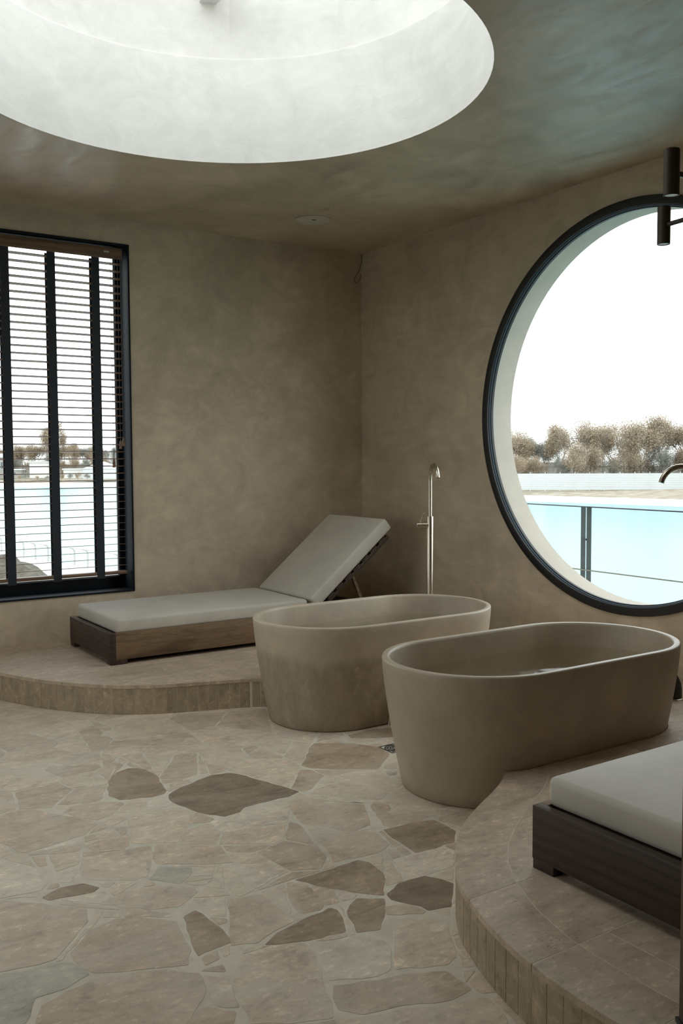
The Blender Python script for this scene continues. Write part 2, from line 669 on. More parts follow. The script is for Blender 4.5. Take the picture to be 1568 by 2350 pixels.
def holed_ring(cx, cy, r, x0, x1, y0, y1, seg=96):
    """Matching points on a circle and on the rectangle around it."""
    ang = [2*PI*k/seg for k in range(seg)]
    for x, y in ((x0, y0), (x1, y0), (x1, y1), (x0, y1)):
        ang.append(math.atan2(y-cy, x-cx) % (2*PI))
    ang = sorted(set(ang))
    circ, rect = [], []
    for a in ang:
        c, s = math.cos(a), math.sin(a)
        t = min(((x1-cx)/c if c > 1e-9 else ((x0-cx)/c if c < -1e-9 else 1e9)), ((y1-cy)/s if s > 1e-9 else ((y0-cy)/s if s < -1e-9 else 1e9)))
        circ.append((cx+r*c, cy+r*s))
        rect.append((cx+t*c, cy+t*s))
    return circ, rect


# ceiling with the round skylight well
bm = bmesh.new()
circ, rect = holed_ring(SKY[0], SKY[1], SKY_R, X0, 0, Y0, 0)
ci = [bm.verts.new((x, y, ZC)) for x, y in circ]
re = [bm.verts.new((x, y, ZC)) for x, y in rect]
n = len(ci)
for i in range(n):
    bm.faces.new((ci[i], re[i], re[(i+1) % n], ci[(i+1) % n]))
ceiling = finish('ceiling', bm, M['ceiling'], recalc=False)
tag(ceiling, 'polished brown plaster ceiling with a round skylight opening', kind='structure')

well = lathe('skylight_well', [(SKY_R, ZC-0.001), (SKY_R+0.004, ZC+0.012), (SKY_R+0.006, 3.775), (SKY_R+0.014, 3.79), (1.50, 3.80), (1.50, 3.79), (SKY_R+0.06, 3.775), (SKY_R+0.06, ZC+0.02)], M['well'], None, 128, 'z', (SKY[0], SKY[1], 0))
tag(well, 'bright white round plaster shaft rising from the ceiling to the skylight', kind='structure')
# upper drum, built up of flat plastered sides
bm = bmesh.new()
rings = []
for r, z in ((1.49, 3.80), (1.49, 4.70), (1.62, 4.70), (1.62, 3.80)):
    rings.append([bm.verts.new((SKY[0]+r*math.cos(2*PI*(k+0.37)/14), SKY[1]+r*math.sin(2*PI*(k+0.37)/14), z)) for k in range(14)])
for a, b in zip(rings, rings[1:]):
    for k in range(14):
        bm.faces.new((a[k], a[(k+1) % 14], b[(k+1) % 14], b[k]))
drum = finish('skylight_drum', bm, M['well'], well)
# glazed lid and beam of the skylight
win3 = empty('window_3', (SKY[0], SKY[1], 4.70))
tag(win3, 'round rooflight glazing high above the ceiling opening', kind='structure')
lathe('frame', [(1.44, 0.0), (1.62, 0.0), (1.62, 0.05), (1.44, 0.05)], M['white'], win3, 64, closed=True)
bm = bmesh.new()
add_prism(bm, [(1.46*math.cos(2*PI*k/48), 1.46*math.sin(2*PI*k/48)) for k in range(48)], 0.015, 0.025)
finish('pane', bm, M['tinted'], win3)
beam = empty('roof_beam', (-2.05, -2.659, 4.20))
tag(beam, 'white painted steel beam crossing the skylight shaft', kind='structure')
box('web', -0.05, 0.05, -1.36, 1.36, 0.0, 0.12, M['white'], beam, 0.004)

# right wall with the round window opening
bm = bmesh.new()
circ, rect = holed_ring(RW_Y, RW_Z, RW_R, Y0, WT, -0.25, ZC+0.25)
rows = []
for x in (0.0, WT):
    rows.append(([bm.verts.new((x, y, z)) for y, z in circ], [bm.verts.new((x, y, z)) for y, z in rect]))
n = len(circ)
for (c, r) in rows:
    for i in range(n):
        bm.faces.new((c[i], r[i], r[(i+1) % n], c[(i+1) % n]))
wall_r = finish('wall_right', bm, M['wall'], None)
tag(wall_r, 'warm brown plaster wall with the big round window', kind='structure')
bm = bmesh.new()
add_lathe(bm, [(RW_R, 0.03), (RW_R, WT)], 128, 'x', (0, RW_Y, RW_Z))
finish('window_reveal', bm, M['reveal'], wall_r, smooth=True)

# back wall with the rectangular window opening
WX0, WX1, WZ0, WZ1 = -4.50, -2.07, 0.481, 3.013
bm = bmesh.new()
xs = [X0, WX0, WX1, 0.0]
zs = [-0.25, WZ0, WZ1, ZC+0.25]
for y in (0.0, WT):
    g = [[bm.verts.new((x, y, z)) for z in zs] for x in xs]
    for i in range(3):
        for j in range(3):
            if i == 1 and j == 1:
                continue
            bm.faces.new((g[i][j], g[i+1][j], g[i+1][j+1], g[i][j+1]))
wall_b = finish('wall_back', bm, M['wall'], None)
tag(wall_b, 'warm brown plaster wall with the rectangular window and the lounger', kind='structure')
tag(box('wall_front', X0-WT, WT, Y0-WT, Y0, -0.25, ZC+0.25, M['wood_z'], None, 0), 'unseen wall behind the camera, clad dark to cut bounced light', kind='structure')  # dark wood invented here so the unseen wall bounces less light
# left wall, out of view, with a wide window added to let in soft side light
bm = bmesh.new()
GY0, GY1, GZ0, GZ1 = -3.8, -1.2, 0.85, 2.45
ys = [Y0, GY0, GY1, WT]
zs = [-0.25, GZ0, GZ1, ZC+0.25]
for x in (X0-WT, X0):
    g = [[bm.verts.new((x, y, z)) for z in zs] for y in ys]
    for i in range(3):
        for j in range(3):
            if i == 1 and j == 1:
                continue
            bm.faces.new((g[i][j], g[i+1][j], g[i+1][j+1], g[i][j+1]))
    if x < X0:
        g0 = g
for i0_, j0_, i1_, j1_ in ((1, 1, 2, 1), (2, 1, 2, 2), (2, 2, 1, 2), (1, 2, 1, 1)):
    bm.faces.new((g0[i0_][j0_], g0[i1_][j1_], g[i1_][j1_], g[i0_][j0_]))
wall_l = finish('wall_left', bm, M['wall'], None)
tag(wall_l, 'plaster wall at the far left outside the view', kind='structure')
win4 = empty('window_4_added', (X0-0.1, 0, 0))
tag(win4, 'wide window added in the left wall outside the view for soft side light', kind='structure')
for y in (GY0, (GY0+GY1)/2-0.03, GY1-0.06):
    box('stile', -0.03, 0.03, y, y+0.06, GZ0, GZ1, M['navy'], win4, 0.003)
for z in (GZ0, GZ1-0.06):
    box('rail', -0.03, 0.03, GY0, GY1, z, z+0.06, M['navy'], win4, 0.003)
for y in (GY0+0.06, (GY0+GY1)/2+0.03):
    box('pane', -0.004, 0.004, y, y+(GY1-GY0)/2-0.09, GZ0+0.06, GZ1-0.06, M['glass'], win4, 0)

# ------------------------------------------------------------------ round window
win1 = empty('window_1', (0, RW_Y, RW_Z))
tag(win1, 'large round window in a thick black frame', kind='structure')
lathe('frame', [(1.258, 0.0), (1.258, -0.016), (1.252, -0.020), (1.207, -0.020), (1.203, -0.016), (1.203, 0.006), (1.193, 0.008), (1.190, 0.011), (1.190, 0.030), (1.258, 0.030)], M['frame'], win1, 160, 'x', closed=True)
lathe('bead', [(1.2035, -0.001), (1.200, -0.004), (1.196, 0.000), (1.197, 0.008), (1.2035, 0.007)], M['rail'], win1, 160, 'x', closed=True)
bm = bmesh.new()
for x in (0.014, 0.024):
    bm.faces.new([bm.verts.new((x, 1.196*math.cos(2*PI*k/96), 1.196*math.sin(2*PI*k/96))) for k in range(96)])
finish('pane', bm, M['glass'], win1)

# ------------------------------------------------------------------ rectangular window
win2 = empty('window_2', (WX1, 0, WZ0))
tag(win2, 'tall rectangular window in a deep dark navy frame', kind='structure')
W2, H2 = WX1-WX0, WZ1-WZ0
D2 = 0.20
box('jamb', -0.014, 0.0, -0.012, D2, 0, H2, M['navy'], win2, 0.002)
box('jamb', -W2, -W2+0.014, -0.012, D2, 0, H2, M['navy'], win2, 0.002)
box('sill', -W2+0.014, -0.014, -0.012, D2, 0, 0.014, M['navy'], win2, 0.002)
box('lintel', -W2+0.014, -0.014, -0.012, D2, H2-0.014, H2, M['navy'], win2, 0.002)
box('sash_stile', -0.052, -0.014, 0.15, D2, 0.014, H2-0.014, M['navy'], win2, 0.003)
box('sash_stile', -W2+0.014, -W2+0.052, 0.15, D2, 0.014, H2-0.014, M['navy'], win2, 0.003)
box('sash_rail', -W2+0.052, -0.052, 0.15, D2, 0.014, 0.100, M['navy'], win2, 0.003)
box('sash_rail', -W2+0.052, -0.052, 0.15, D2, H2-0.055, H2-0.014, M['navy'], win2, 0.003)
for a in ((-0.060, -0.052, 0.165, 0.18, 0.100, H2-0.055), (-W2+0.052, -W2+0.060, 0.165, 0.18, 0.100, H2-0.055), (-W2+0.060, -0.060, 0.165, 0.18, 0.100, 0.108)):
    box('gasket', *a, M['gasket'], win2, 0)
box('pane', -W2+0.056, -0.056, 0.176, 0.182, 0.104, H2-0.05, M['glass'], win2, 0)

# ------------------------------------------------------------------ wooden blind
blind = empty('venetian_blind', (-2.112, 0.05, 2.985))
tag(blind, 'wooden venetian blind with wide navy tapes in the rectangular window', 'blind')
BL = 2.345
box('valance', -BL, 0, -0.032, -0.020, -0.080, 0.0, M['blind'], blind, 0.003)
box('headrail', -BL+0.01, -0.01, -0.018, 0.03, -0.05, -0.002, M['blind'], blind, 0.002)
lab = box('badge', -0.136, -0.098, -0.0335, -0.031, -0.038, -0.028, M['white'], blind, 0.001)
lab['label'] = 'small pale badge on the valance'
bm = bmesh.new()
add_box(bm, -BL+0.004, -0.002, -0.0255, 0.0255, -0.0018, 0.0018, 0.0006, 1)
slat0 = finish('slat', bm, M['blind'], blind)
slat0.location = (0, 0.0, -0.110)
slat0.rotation_euler = (-0.10, 0, 0)
NSL = 43
for i in range(1, NSL):
    inst('slat', slat0.data, blind, (0, 0, -0.110-0.0524*i), (-0.10, 0, 0))
BZ = -0.110-0.0524*NSL
box('bottom_rail', -BL+0.004, 0.002, -0.026, 0.026, BZ-0.012, BZ+0.012, M['blind'], blind, 0.004)
tapes = [-0.2, -0.517, -0.832, -1.147, -1.462, -1.777, -2.092]
bm = bmesh.new()
add_box(bm, -0.0285, 0.0285, -0.0280, -0.0268, BZ+0.01, -0.081)
tp = finish('ladder_tape', bm, M['tape'], blind)
bm = bmesh.new()
add_box(bm, -0.0285, 0.0285, 0.0268, 0.0280, BZ+0.01, -0.081)
tb = bm
tpb = finish('ladder_tape', tb, M['tape'], blind)
bm = bmesh.new()
add_box(bm, -0.0285, 0.0285, -0.0300, -0.0268, BZ-0.034, BZ+0.012, 0.001)
for v in bm.verts:
    if v.co.z < BZ-0.005:
        v.co.y += 0.006
tf = finish('tape_end', bm, M['tape'], blind)
for k, x in enumerate(tapes):
    if k == 0:
        for o in (tp, tpb, tf):
            o.location.x = x
    else:
        inst('ladder_tape', tp.data, blind, (x, 0, 0))
        inst('ladder_tape', tpb.data, blind, (x, 0, 0))
        inst('tape_end', tf.data, blind, (x, 0, 0))


def tassel(x, z, y=-0.036):
    c = lathe('tassel', [(0.002, 0.0), (0.006, -0.004), (0.007, -0.018), (0.010, -0.026), (0.009, -0.052), (0.011, -0.056), (0.010, -0.062), (0.001, -0.062)], M['blind'], blind, 14)
    c.location = (x, y, z)
    tube('pull_cord', [(x, y, -0.06), (x, y, z/2), (x, y, z)], 0.0014, M['frame'], blind, 6)


tassel(-0.092, -1.525)
tassel(-0.040, -1.39, -0.040)
tassel(-0.018, -1.37, -0.038)

# ------------------------------------------------------------------ platform along both walls
PZ = 0.17
EDGE = [(-3.345, 0), (-3.33, -.3), (-3.29, -.55), (-3.231, -.773), (-3.152, -.965), (-3.071, -1.128), (-2.982, -1.255), (-2.892, -1.368), (-2.798, -1.465), (-2.70, -1.541), (-2.591, -1.604), (-2.479, -1.651), (-2.36, -1.69), (-2.241, -1.729), (-2.12, -1.768), (-2.015, -1.815), (-1.88, -1.93), (-1.74, -2.15), (-1.64, -2.42), (-1.60, -2.65), (-1.60, -2.95), (-1.64, -3.2), (-1.72, -3.48), (-1.80, -3.65), (-1.886, -3.747), (-1.962, -3.813), (-2.069, -3.895), (-2.168, -3.955), (-2.281, -4.015), (-2.387, -4.076), (-2.484, -4.14), (-2.558, -4.202), (-2.625, -4.268), (-2.69, -4.34), (-2.747, -4.414), (-2.794, -4.488), (-2.833, -4.577), (-2.866, -4.665), (-2.899, -4.771), (-2.929, -4.913), (-2.943, -5.046), (-2.945, -5.2), (-2.93, -5.42), (-2.87, -5.72), (-2.72, -6.05), (-2.45, -6.4), (-2.05, -6.7), (-1.5, -6.9), (0, -7.05)]
I0, I1 = 23, 44                # where the border band starts and ends along the edge
BAND = [(-1.70, -3.80), (-1.759, -3.855), (-1.917, -4.0), (-2.141, -4.131), (-2.315, -4.238), (-2.451, -4.339), (-2.55, -4.438), (-2.615, -4.529), (-2.664, -4.623), (-2.706, -4.719), (-2.742, -4.843), (-2.757, -4.94), (-2.765, -5.08), (-2.763, -5.225), (-2.745, -5.42), (-2.69, -5.66), (-2.60, -5.86)]
EDGE_S = catmull(EDGE, 4)
BAND_S = catmull(BAND, 4)
platform = empty('platform', (0, 0, 0))
tag(platform, 'low travertine platform with a curved front edge running along both walls', kind='structure')
PLAT_POLY = EDGE_S+[(0, 0)]

TUBS = [((-1.444, -2.192), 0.755, 0.425), ((-1.450, -3.477), 0.790, 0.428)]


def stadium(hl, hw, n=24):
    s = hl-hw
    out = []
    for k in range(n+1):
        a = -PI/2+PI*k/n
        out.append((s+hw*math.cos(a), hw*math.sin(a)))
    m = 8
    for k in range(1, m):
        out.append((s-2*s*k/m, hw))
    for k in range(n+1):
        a = PI/2+PI*k/n
        out.append((-s+hw*math.cos(a), hw*math.sin(a)))
    for k in range(1, m):
        out.append((-s+2*s*k/m, -hw))
    return out


TUB_OUT = [(0.0, 0.098), (0.006, 0.088), (0.06, 0.076), (0.15, 0.058), (0.25, 0.040), (0.35, 0.024), (0.45, 0.010), (0.53, 0.002), (0.565, 0.0), (0.573, 0.002), (0.575, 0.006)]
TUB_IN = [(0.575, 0.026), (0.572, 0.031), (0.56, 0.034), (0.45, 0.040), (0.30, 0.056), (0.17, 0.080), (0.11, 0.11), (0.085, 0.16), (0.078, 0.24)]


def loft(bm, rows):
    rs = [[bm.verts.new(p) for p in r] for r in rows]
    n = len(rs[0])
    for a, b in zip(rs, rs[1:]):
        for i in range(n):
            bm.faces.new((a[i], a[(i+1) % n], b[(i+1) % n], b[i]))
    return rs


cutters = []
for (cx, cy), hl, hw in TUBS:
    bm = bmesh.new()
    rs = loft(bm, [[(cx+x, cy+y, z-(0.05 if i == 0 else 0)) for x, y in stadium(hl-ins+0.003, hw-ins+0.003)] for i, (z, ins) in enumerate(TUB_OUT)])
    bm.faces.new(rs[0][::-1])
    bm.faces.new(rs[-1])
    cutters.append(finish('cutter', bm, None))


def near_tub(poly):
    xs_ = [p[0] for p in poly]
    ys_ = [p[1] for p in poly]
    for (cx, cy), hl, hw in TUBS:
        if max(xs_) > cx-hl and min(xs_) < cx+hl and max(ys_) > cy-hw and min(ys_) < cy+hw:
            return True
    return False


def in_tub(p, grow=0.0):
    for (cx, cy), hl, hw in TUBS:
        if in_poly((p[0]-cx, p[1]-cy), stadium(hl-0.055+grow, hw-0.055+grow)):
            return True
    return False


to_cut = []
bm = bmesh.new()
add_prism(bm, inset_poly(PLAT_POLY, 0.0050), 0.0, 0.1694)
body = finish('platform_body', bm, M['grout'], platform)
to_cut.append(body)


def tile(poly):
    poly = clean(poly)
    if len(poly) < 3 or abs(area(poly)) < 0.0012:
        return
    if area(poly) < 0:
        poly = poly[::-1]
    cx_ = sum(p[0] for p in poly)/len(poly)
    cy_ = sum(p[1] for p in poly)/len(poly)
    p2 = [(x-cx_, y-cy_) for x, y in inset_poly(poly, 0.0013)]
    bm = bmesh.new()
    add_prism(bm, p2, 0.150, PZ, 0.0007)
    o = finish('tile', bm, M['tile'], platform)
    o.location = (cx_, cy_, 0)
    if near_tub(poly):
        to_cut.append(o)


def clip_box(poly, x0, x1, y0, y1):
    for a_ in ((0, y0, 0, 1), (0, y1, 0, -1), (x0, 0, 1, 0), (x1, 0, -1, 0)):
        if len(poly) > 2:
            poly = clip_half(poly, *a_)
    return poly


e0 = I0*4
e1 = I1*4
MAIN = EDGE_S[:e0+1]+BAND_S+EDGE_S[e1:]+[(0, 0)]
BANDP = EDGE_S[e0:e1+1]+BAND_S[::-1]
TL = 0.62
phase = {0: -2.65, 1: -2.898, 2: -2.64, 3: -2.374, 13: -2.30, 14: -2.02}
yk = [-0.028-0.349*k for k in range(0, 21)]
yk[0] = 0.0
for k in range(20):
    x = phase.get(k, -2.65+0.37*(k % 3))
    x -= TL*6
    if yk[k] < -1.5 and yk[k+1] > -3.9:
        pass
    while x < 0:
        tile(clip_box(MAIN, x, min(x+TL, 0), yk[k+1], yk[k]))
        x += TL
yb = [-3.5, yk[13], yk[14], yk[15], yk[16], yk[17], -6.2]
for a, b in zip(yb, yb[1:]):
    tile(clip_box(BANDP, -4, 0, b, a))

# riser strips set upright around the edge
riser_me = None
d_acc = 0.0
step = 0.0605
pts = EDGE_S
pos = 0.0
seglen = [math.dist(a, b) for a, b in zip(pts, pts[1:])]
total = sum(seglen)


def along(s):
    for (a, b), L in zip(zip(pts, pts[1:]), seglen):
        if s <= L:
            t = s/L
            return (a[0]+(b[0]-a[0])*t, a[1]+(b[1]-a[1])*t), math.atan2(b[1]-a[1], b[0]-a[0])
        s -= L
    return pts[-1], 0.0


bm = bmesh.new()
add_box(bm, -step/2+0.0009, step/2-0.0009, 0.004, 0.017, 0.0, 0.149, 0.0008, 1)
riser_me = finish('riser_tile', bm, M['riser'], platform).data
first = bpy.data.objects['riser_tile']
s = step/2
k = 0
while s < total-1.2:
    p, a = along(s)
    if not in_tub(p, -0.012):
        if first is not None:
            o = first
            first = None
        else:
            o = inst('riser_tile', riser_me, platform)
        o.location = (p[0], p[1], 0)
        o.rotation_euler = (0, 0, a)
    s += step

# fit the stone around the bathtubs that are let into it
for o in to_cut:
    for c in cutters:
        md = o.modifiers.new('cut', 'BOOLEAN')
        md.operation = 'DIFFERENCE'
        md.object = c
        md.solver = 'EXACT'
dg = bpy.context.evaluated_depsgraph_get()
dg.update()
news = [(o, bpy.data.meshes.new_from_object(o.evaluated_get(dg))) for o in to_cut]
for o, me in news:
    o.modifiers.clear()
    if len(me.polygons) == 0 or max(v.co.z for v in me.vertices) < 0.1:
        bpy.data.objects.remove(o, do_unlink=True)
    else:
        o.data = me
for c in cutters:
    bpy.data.objects.remove(c, do_unlink=True)

# ------------------------------------------------------------------ floor of irregular stones
floor = box('floor', X0, WT, Y0, WT, -0.25, -0.0012, M['grout'], None, 0)
tag(floor, 'crazy paving of beige, tan and dark brown travertine in pale grout', kind='structure')
TRACED = [["d",[[-3.222,-2.61],[-3.168,-2.503],[-3.111,-2.434],[-3.045,-2.409],[-2.984,-2.465],[-2.971,-2.572],[-3.014,-2.791],[-3.04,-2.822],[-3.106,-2.825],[-3.224,-2.78],[-3.248,-2.703]]],["D",[[-3.029,-2.842],[-2.957,-2.792],[-2.884,-2.766],[-2.761,-2.717],[-2.681,-2.737],[-2.635,-2.818],[-2.616,-2.895],[-2.569,-3.023],[-2.538,-3.13],[-2.605,-3.158],[-2.71,-3.156],[-2.824,-3.159],[-2.866,-3.196],[-2.938,-3.201],[-3.007,-3.099],[-3.042,-2.976],[-3.049,-2.898]]],["t",[[-3.471,-2.78],[-3.419,-2.738],[-3.36,-2.732],[-3.277,-2.766],[-3.222,-2.816],[-3.226,-2.836],[-3.321,-2.927],[-3.382,-2.944],[-3.442,-2.854]]],["t",[[-2.718,-2.547],[-2.667,-2.632],[-2.655,-2.678],[-2.714,-2.708],[-2.761,-2.709],[-2.738,-2.635]]],["t",[[-2.964,-2.71],[-2.878,-2.717],[-2.879,-2.756],[-2.986,-2.76]]],["t",[[-2.781,-2.037],[-2.621,-2.12],[-2.709,-2.223],[-2.828,-2.141]]],["t",[[-3.05,-1.688],[-2.947,-1.627],[-2.945,-1.779],[-2.985,-1.842],[-3.065,-1.787]]],["t",[[-2.486,-2.555],[-2.375,-2.488],[-2.357,-2.676],[-2.373,-2.695],[-2.484,-2.619]]],["t",[[-2.349,-2.587],[-2.232,-2.537],[-2.321,-2.638],[-2.352,-2.617]]],["d",[[-2.354,-2.843],[-2.152,-2.609],[-2.116,-2.583],[-1.962,-2.69],[-1.882,-2.813],[-1.897,-2.932],[-1.964,-2.994],[-2.082,-3.088],[-2.252,-2.976],[-2.334,-2.9]]],["g",[[-2.067,-3.127],[-2.022,-3.158],[-2.06,-3.201],[-2.098,-3.188]]],["t",[[-2.382,-3.44],[-2.331,-3.418],[-2.307,-3.469],[-2.324,-3.514],[-2.362,-3.543],[-2.408,-3.501]]],["d",[[-2.486,-3.676],[-2.326,-3.685],[-2.255,-3.713],[-2.255,-3.845],[-2.333,-3.926],[-2.512,-3.919],[-2.51,-3.877],[-2.504,-3.808]]],["t",[[-2.759,-3.595],[-2.701,-3.587],[-2.561,-3.635],[-2.521,-3.691],[-2.545,-3.798],[-2.629,-3.839],[-2.71,-3.827],[-2.809,-3.81],[-2.78,-3.744],[-2.758,-3.652]]],["b",[[-2.604,-3.171],[-2.549,-3.149],[-2.499,-3.207],[-2.532,-3.245]]],["b",[[-3.228,-2.947],[-3.022,-3.067],[-3.092,-3.189],[-3.198,-3.331],[-3.348,-3.238],[-3.278,-3.02]]],["t",[[-3.283,-3.31],[-3.077,-3.442],[-3.103,-3.609],[-3.171,-3.579],[-3.34,-3.463],[-3.336,-3.415]]],["b",[[-3.546,-3.254],[-3.419,-3.271],[-3.299,-3.299],[-3.311,-3.362],[-3.388,-3.511],[-3.411,-3.544],[-3.595,-3.386]]],["t",[[-3.502,-3.178],[-3.423,-3.139],[-3.327,-3.148],[-3.364,-3.254],[-3.39,-3.264],[-3.491,-3.222]]],["b",[[-3.32,-2.131],[-3.228,-2.057],[-3.066,-2.075],[-3.112,-2.23],[-3.161,-2.255],[-3.271,-2.194]]],["d",[[-2.994,-3.852],[-2.804,-3.847],[-2.722,-3.844],[-2.699,-3.885],[-2.709,-3.985],[-2.806,-4.121],[-2.88,-4.042],[-2.956,-3.931]]],["D",[[-2.795,-4.115],[-2.714,-4.074],[-2.603,-4.081],[-2.572,-4.134],[-2.557,-4.182],[-2.67,-4.305],[-2.752,-4.283],[-2.752,-4.249],[-2.806,-4.157]]],["d",[[-2.972,-4.139],[-2.894,-4.082],[-2.817,-4.136],[-2.835,-4.165],[-2.95,-4.295],[-3.022,-4.267],[-2.986,-4.169]]],["d",[[-3.29,-4.17],[-3.227,-4.13],[-3.002,-4.085],[-2.989,-4.114],[-3.043,-4.243],[-3.133,-4.231],[-3.212,-4.206]]],["t",[[-3.047,-3.884],[-2.976,-3.932],[-3.006,-4.062],[-3.033,-4.084],[-3.101,-4.071],[-3.089,-3.977]]],["t",[[-3.256,-3.849],[-3.14,-3.878],[-3.14,-4.096],[-3.262,-4.13],[-3.302,-4.15],[-3.375,-4.118]]],["c",[[-3.177,-4.281],[-3.104,-4.262],[-3.021,-4.283],[-2.975,-4.35],[-2.993,-4.407],[-3.058,-4.493],[-3.109,-4.499],[-3.237,-4.438],[-3.209,-4.369]]],["b",[[-2.881,-4.267],[-2.781,-4.309],[-2.758,-4.389],[-2.858,-4.544],[-2.907,-4.564],[-3.05,-4.499],[-2.964,-4.381]]],["t",[[-3.236,-4.463],[-3.119,-4.513],[-3.033,-4.531],[-2.931,-4.585],[-2.932,-4.695],[-2.956,-4.698],[-3.009,-4.704],[-3.14,-4.647],[-3.247,-4.623],[-3.289,-4.567],[-3.269,-4.508]]],["b",[[-3.382,-4.186],[-3.269,-4.184],[-3.183,-4.226],[-3.196,-4.313],[-3.25,-4.433],[-3.3,-4.56],[-3.32,-4.591],[-3.426,-4.548],[-3.512,-4.49],[-3.462,-4.299]]],["b",[[-3.306,-4.6],[-3.248,-4.631],[-3.143,-4.658],[-3.011,-4.721],[-2.924,-4.743],[-2.943,-4.839],[-2.975,-4.885],[-3.337,-4.647]]],["t",[[-2.851,-4.182],[-2.779,-4.203],[-2.757,-4.28],[-2.779,-4.291],[-2.879,-4.229]]],["g",[[-3.413,-3.565],[-3.343,-3.485],[-3.247,-3.559],[-3.264,-3.604],[-3.335,-3.656]]],["c",[[-3.665,-3.345],[-3.576,-3.309],[-3.593,-3.363],[-3.637,-3.427],[-3.674,-3.416]]],["c",[[-3.708,-3.251],[-3.662,-3.258],[-3.673,-3.316]]],["c",[[-3.563,-3.485],[-3.508,-3.515],[-3.543,-3.544],[-3.562,-3.531]]],["d",[[-3.757,-3.485],[-3.69,-3.45],[-3.608,-3.462],[-3.571,-3.525],[-3.602,-3.548],[-3.661,-3.536],[-3.745,-3.521]]],["g",[[-3.845,-3.913],[-3.796,-3.942],[-3.776,-4.029],[-3.852,-4.062],[-3.938,-4.061],[-3.972,-4.138],[-3.992,-4.163],[-4.067,-4.112],[-4.014,-3.882],[-3.937,-3.904]]],["t",[[-3.901,-3.394],[-3.833,-3.468],[-3.657,-3.644],[-3.681,-3.732],[-3.72,-3.769],[-3.784,-3.844],[-3.836,-3.898],[-3.932,-3.886],[-4.01,-3.864]]],["t",[[-3.694,-3.786],[-3.599,-3.762],[-3.512,-3.822],[-3.45,-3.89],[-3.467,-3.966],[-3.483,-4.073],[-3.525,-4.143],[-3.689,-4.073],[-3.766,-4.03],[-3.789,-3.952],[-3.788,-3.887]]],["t",[[-3.775,-4.055],[-3.586,-4.128],[-3.516,-4.201],[-3.536,-4.287],[-3.595,-4.35],[-3.654,-4.406],[-3.977,-4.186],[-3.932,-4.102]]],["t",[[-3.654,-4.406],[-3.578,-4.344],[-3.514,-4.423],[-3.551,-4.476]]],["d",[[-3.42,-3.872],[-3.37,-3.853],[-3.355,-3.968],[-3.358,-4.1],[-3.462,-4.109],[-3.482,-4.118],[-3.446,-3.956]]],["b",[[-3.613,-3.646],[-3.502,-3.594],[-3.397,-3.629],[-3.307,-3.69],[-3.307,-3.743],[-3.401,-3.805],[-3.491,-3.771]]],["b",[[-3.6,-3.421],[-3.571,-3.312],[-3.426,-3.292],[-3.362,-3.422],[-3.398,-3.528],[-3.458,-3.541],[-3.554,-3.476]]],["d",[[-1.895,-2.562],[-1.756,-2.549],[-1.64,-2.573],[-1.615,-2.628],[-1.693,-2.738],[-1.807,-2.695],[-1.914,-2.62]]]]
rnd = random.Random(11)
FX0, FX1, FY0, FY1 = -5.1, -1.45, -5.7, 0.0
seeds = []
tries = 0
while len(seeds) < 262 and tries < 60000:
    tries += 1
    p = (rnd.uniform(FX0, FX1), rnd.uniform(FY0, FY1))
    dmin = rnd.choice((0.13, 0.2, 0.25, 0.3))
    if all((p[0]-q[0])**2+(p[1]-q[1])**2 > dmin*dmin for q in seeds):
        seeds.append(p)
hulls = [(c, hull(pl)) for c, pl in TRACED]
DRAIN = [(-1.890, -2.945), (-1.765, -2.945), (-1.765, -2.82), (-1.890, -2.82)]
blocks = [h for c, h in hulls]+[DRAIN]


def subtract(poly, hl_):
    """Convex polygon minus convex polygon, as convex pieces."""
    xs_ = [p[0] for p in hl_]
    ys_ = [p[1] for p in hl_]
    if max(p[0] for p in poly) < min(xs_) or min(p[0] for p in poly) > max(xs_) or max(p[1] for p in poly) < min(ys_) or min(p[1] for p in poly) > max(ys_):
        return [poly]
    rest = poly
    pieces = []
    nn = len(hl_)
    order = sorted(range(nn), key=lambda i: -math.dist(hl_[i], hl_[(i+1) % nn]))
    for i in order:
        a, b = hl_[i], hl_[(i+1) % nn]
        nx, ny = b[1]-a[1], -(b[0]-a[0])
        out = clip_half(rest, a[0], a[1], nx, ny)
        if len(out) > 2 and area(out) > 1e-5:
            pieces.append(out)
        rest = clip_half(rest, a[0], a[1], -nx, -ny)
        if len(rest) < 3:
            break
    return pieces


def wobble(poly, r, amp):
    out = []
    nn = len(poly)
    for i in range(nn):
        a, b = poly[i], poly[(i+1) % nn]
        L = math.dist(a, b)
        m_ = max(1, min(8, int(L/0.038)))
        ux, uy = ((b[0]-a[0])/L, (b[1]-a[1])/L) if L else (0, 0)
        for k in range(m_):
            t = k/m_
            if k == 0:
                # blunt corner
                pl = poly[i-1]
                lp = math.dist(pl, a)
                q = min(0.005, lp*0.2, L*0.2)
                if lp > 1e-6 and L > 1e-6:
                    out.append((a[0]+(pl[0]-a[0])/lp*q, a[1]+(pl[1]-a[1])/lp*q))
                    out.append((a[0]+ux*q, a[1]+uy*q))
                continue
            d = r.uniform(-amp, amp)
            out.append((a[0]+ux*L*t-uy*d, a[1]+uy*L*t+ux*d))
    return out


